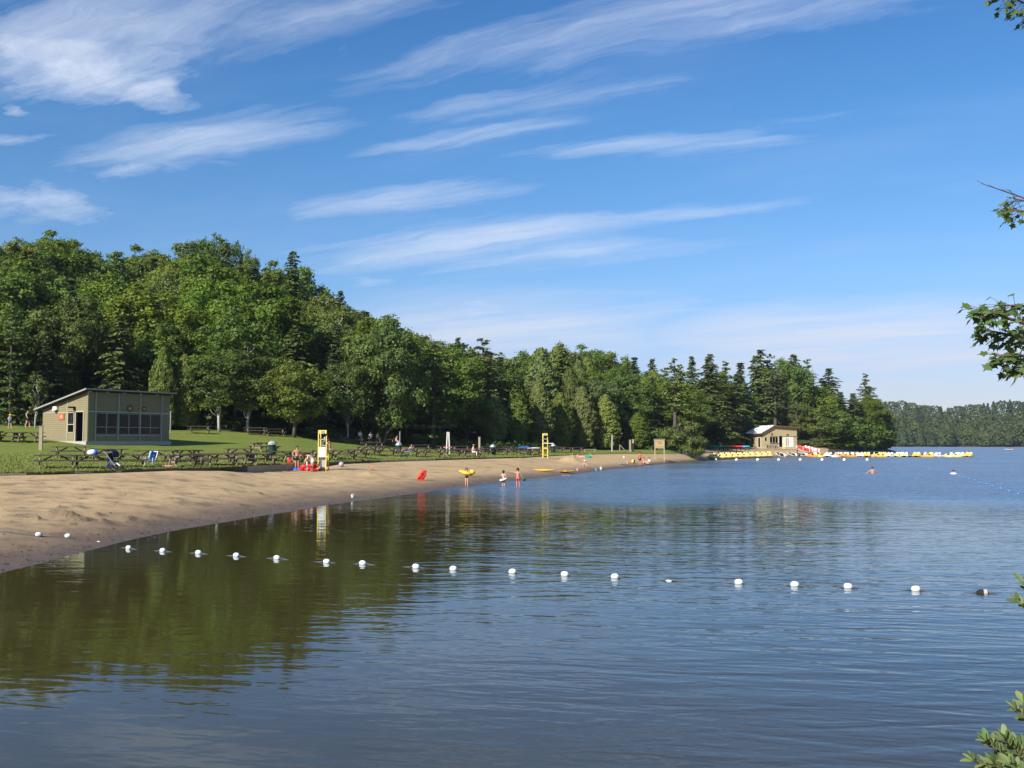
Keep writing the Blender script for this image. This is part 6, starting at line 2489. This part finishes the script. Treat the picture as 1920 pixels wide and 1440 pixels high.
def oval_leaf_mesh(sd):
    r_ = random.Random(sd)
    vs = [(0, 0, 0)]
    n = 5
    L, Rg = [], []
    curl = r_.uniform(-.05, .18)
    for k in range(n + 1):
        t = k / n
        wv = .19 * math.sin(math.pi * min(1, t * .86 + .06)) ** .8 * (1.15 if t > .5 else 1)
        vs.append((0, t, -curl * t * t))
        vs.append((-wv, t, .06 * wv / .19 - curl * t * t))
        vs.append((wv, t, .06 * wv / .19 - curl * t * t))
    fs = []
    for k in range(n):
        a = 1 + k * 3
        b = a + 3
        fs += [(a, b, b + 1, a + 1), (a + 2, b + 2, b, a)]
    me = bpy.data.meshes.new('leaf')
    me.from_pydata(vs, [], fs)
    a = me.attributes.new('tone', 'FLOAT', 'FACE')
    tn = r_.uniform(.2, .95)
    a.data.foreach_set('value', [tn] * len(fs))
    return me


LEAF['nearmaple'] = leaf_mat('leaf_near_maple', (0.036, 0.080, 0.020), (0.125, 0.195, 0.045), 0.32, .02, .25)
LEAF['nearshrub'] = leaf_mat('leaf_near_shrub', (0.065, 0.115, 0.036), (0.20, 0.25, 0.085), 0.25, .02, .2)
MLEAF = [maple_leaf_mesh(i) for i in range(8)]
OLEAF = [oval_leaf_mesh(40 + i) for i in range(8)]
for m_ in MLEAF:
    m_.materials.append(LEAF['nearmaple'])
for m_ in OLEAF:
    m_.materials.append(LEAF['nearshrub'])


def leaf_at(meshes, parent, p, tip, nrm, size, base, late=False):
    tip = tip.normalized()
    sd = tip.cross(nrm).normalized()
    nn = sd.cross(tip)
    if late:
        M = Matrix((sd, tip, nn)).transposed()
        me_ = random.choice(meshes)
        LATE.append(([p - base + M @ (v.co * size) for v in me_.vertices], [tuple(f.vertices) for f in me_.polygons]))
        return
    o = bpy.data.objects.new('leaf', random.choice(meshes))
    COL.objects.link(o)
    o.parent = parent
    M = Matrix((sd, tip, nn)).transposed().to_4x4()
    M.translation = p - base
    o.matrix_local = M @ Matrix.Scale(size, 4)
    return o


TB_ = Vector((5.35, 6.3, nbz(5.35, 6.3)))
mt = empty('maple_tree', TB_, 0, 'maple just off the right edge, its leafy branches reaching into the picture', 'tree')
MB().tube([Vector((0, 0, -.3)), Vector((.05, .05, 1.5)), Vector((-.05, 0, 4.0)), Vector((.1, .1, 6.5))], [.17, .14, .11, .04], 9).build('trunk', BARK, mt, True)
TWIG = mat('twig_bark', (.13, .085, .065), (.08, .055, .045), .9, 20)
BR = [  # attach height above the base, list of photo points (px,py,Y), leaves per tip
    (2.0, [(2180, 640, 6.2), (2010, 628, 6.0), (1900, 600, 5.9), (1838, 578, 5.8)], 34), (2.0, [(2150, 660, 6.3), (1985, 640, 6.2), (1905, 630, 6.1), (1858, 620, 6.0)], 36), (1.9, [(2150, 690, 6.1), (2000, 680, 6.0), (1925, 668, 5.9), (1874, 668, 5.8)], 32),
    (2.1, [(2120, 600, 6.4), (2000, 590, 6.3), (1935, 575, 6.2), (1880, 572, 6.2)], 26), (1.85, [(2120, 720, 6.0), (2010, 705, 6.0), (1950, 690, 5.9), (1900, 690, 5.9)], 20),
    (2.8, [(2130, 440, 6.2), (2010, 420, 6.1), (1940, 400, 6.0), (1890, 392, 6.0)], 17), (2.9, [(2100, 400, 6.3), (1990, 385, 6.2), (1930, 378, 6.1), (1900, 372, 6.1)], 8), (2.85, [(2100, 420, 6.1), (1960, 385, 6.0), (1905, 366, 6.0), (1840, 344, 5.9)], 0),
    (4.1, [(2130, 60, 6.2), (2010, 40, 6.1), (1940, 15, 6.0), (1885, -12, 6.0)], 22), (4.0, [(2120, 80, 6.3), (2010, 55, 6.2), (1950, 35, 6.1), (1905, 28, 6.1)], 14)]
NL = [0]
LATE = []
for hz, pts, nl in BR:
    P3 = [TB_ + Vector((0, 0, hz))] + [at(*p) for p in pts]
    # smooth the polyline
    cp = []
    for i in range(len(P3) - 1):
        a, b = P3[i], P3[i + 1]
        p0 = P3[max(0, i - 1)]
        p3 = P3[min(len(P3) - 1, i + 2)]
        for k in range(6):
            t = k / 6
            cp.append(.5 * ((2 * a) + (-p0 + b) * t + (2 * p0 - 5 * a + 4 * b - p3) * t * t + (-p0 + 3 * a - 3 * b + p3) * t ** 3))
    cp.append(P3[-1])
    n = len(cp)
    MB().tube([c - TB_ for c in cp], [(.030 if nl > 30 else .020 if nl else .011) * (1 - i / n) ** 1.2 + (.0028 if nl else .0016) for i in range(n)], 6).build('branch', TWIG, mt, True)
    tw_ = MB()
    for k in range(int(nl * 2.6)):
        f = random.random() ** .70
        i = int(n * .48 + f * n * .519)
        i = min(n - 2, i)
        c = cp[i]
        d = (cp[i + 1] - cp[i]).normalized()
        side = Vector((random.uniform(-1, 1), random.uniform(-1, 1), random.uniform(-.75, .7)))
        tipd = (d * random.uniform(.2, 1.0) + side * .9 + Vector((-.25, 0, -.30)))
        stalk = tipd.normalized() * random.uniform(.03, .12)
        q = c + stalk
        tw_.tube([c - TB_, q - TB_], .0018, 3, cap=False)
        nrm = Vector((random.uniform(-.6, .4), random.uniform(-.7, .4), random.uniform(.3, 1)))
        NL[0] += 1
        leaf_at(MLEAF, mt, q, tipd + Vector((-.2, 0, -.5)), nrm, random.uniform(.034, .062), TB_, NL[0] > 295)
    if nl:
        tw_.build('stalks', TWIG, mt)['kind'] = 'stuff'
    else:
        for k in range(6):
            c = cp[n - 2 - k * 2]
            MB().tube([c - TB_, c - TB_ + Vector((-.04, .02, .03))], .0016, 4).build('twig', TWIG, mt)
m = MB()
for a_, b_2 in LATE:
    m.add(a_, b_2)
fo = m.build('foliage', LEAF['nearmaple'], mt)
fo['kind'] = 'stuff'
atn = fo.data.attributes.new('tone', 'FLOAT', 'FACE')
atn.data.foreach_set('value', list(np.repeat(rng.uniform(.2, .95, len(LATE)), 2)))
# the part of the crown outside the picture
n = 900
d = rdir(n)
Pc = np.array([1.1, .3, 4.0]) + d * np.array([1.3, 1.5, 2.2]) * rng.uniform(.3, 1, (n, 1))
V = rhombs(Pc, d + np.array([0, 0, .6]) + rng.normal(size=(n, 3)) * .5, rng.uniform(.06, .10, n), rng.uniform(.04, .07, n))
o = link('crown', quads_mesh('maple_outer_crown', V, rng.uniform(.2, .9, n)), LEAF['nearmaple'], mt)
o['kind'] = 'stuff'

SB = Vector((2.55, 4.35, nbz(2.55, 4.35)))
sb = empty('waterside_shrub', SB, 0, 'pale green leafy shrub poking up at the bottom right corner', 'shrub')
SH = [([(2010, 1500), (1900, 1450), (1822, 1425)], 4.3, 9), ([(2000, 1500), (1900, 1430), (1848, 1388)], 4.4, 11), ([(2000, 1500), (1920, 1430), (1885, 1385)], 4.2, 13), ([(2020, 1480), (1940, 1420), (1905, 1395)], 4.3, 12), ([(2000, 1520), (1900, 1470), (1862, 1430)], 4.1, 10),
      ([(2050, 1440), (1960, 1370), (1903, 1330)], 4.3, 8), ([(2050, 1440), (1970, 1390), (1922, 1318)], 4.4, 8), ([(2090, 1300), (1990, 1190), (1905, 1125)], 4.4, 7), ([(2090, 1300), (1990, 1180), (1918, 1092)], 4.5, 7),
      ([(2020, 1500), (1935, 1460), (1895, 1432)], 4.0, 12), ([(2050, 1500), (1990, 1440), (1935, 1400)], 4.3, 9)]
for pts, Y, nl in SH:
    P3 = [SB + Vector((random.uniform(-.1, .1), random.uniform(-.1, .1), 0))] + [at(px, py, Y) for px, py in pts]
    MB().tube([p - SB for p in P3], [.012, .008, .005, .003], 5).build('stem', TWIG, sb, True)
    nl = int(nl * 2.0)
    for k in range(nl):
        t = 1 - (k / nl) ** 1.2 * .95
        a, b = P3[-2], P3[-1]
        c = a.lerp(b, t)
        d = (b - a).normalized()
        ang = k * 2.4
        sd = d.cross(Vector((0, 0, 1))).normalized()
        up = sd.cross(d)
        tip = d * random.uniform(.5, 1.0) + (sd * math.cos(ang) + up * math.sin(ang)) * random.uniform(.5, .9) + Vector((0, 0, .25))
        nrm = Vector((-.3, -.5, 1)) + Vector((random.uniform(-.5, .5), random.uniform(-.5, .5), 0))
        leaf_at(OLEAF, sb, c, tip, nrm, random.uniform(.040, .064), SB)
n = 260
d = rdir(n)
d[:, 2] = np.abs(d[:, 2])
Pc = np.array([.75, -.1, .3]) + d * np.array([.55, .6, 1.0]) * rng.uniform(.4, 1, (n, 1))
o = link('foliage', quads_mesh('shrub_outer_foliage', rhombs(Pc, d + np.array([0, 0, .4]), rng.uniform(.035, .05, n), rng.uniform(.012, .018, n)), rng.uniform(.2, .9, n)), LEAF['nearshrub'], sb)
o['kind'] = 'stuff'


# ------------------------------------------------------------------ the air
hz = MB().box((0, 560, 23), (2400, 1320, 53.2)).build('haze', None)
hm = bpy.data.materials.new('air')
hm.use_nodes = True
t = NT(hm.node_tree)
t.n.clear()
o_ = t.add('ShaderNodeOutputMaterial')
v_ = t.add('ShaderNodeVolumePrincipled')
v_.inputs['Color'].default_value = (0.78, 0.88, 1.0, 1)
v_.inputs['Density'].default_value = 0.00010
v_.inputs['Anisotropy'].default_value = 0.2
t.l.new(v_.outputs[0], o_.inputs['Volume'])
hz.data.materials.append(hm)
tag(hz, 'thin summer haze over the lake', 'haze', kind='stuff')
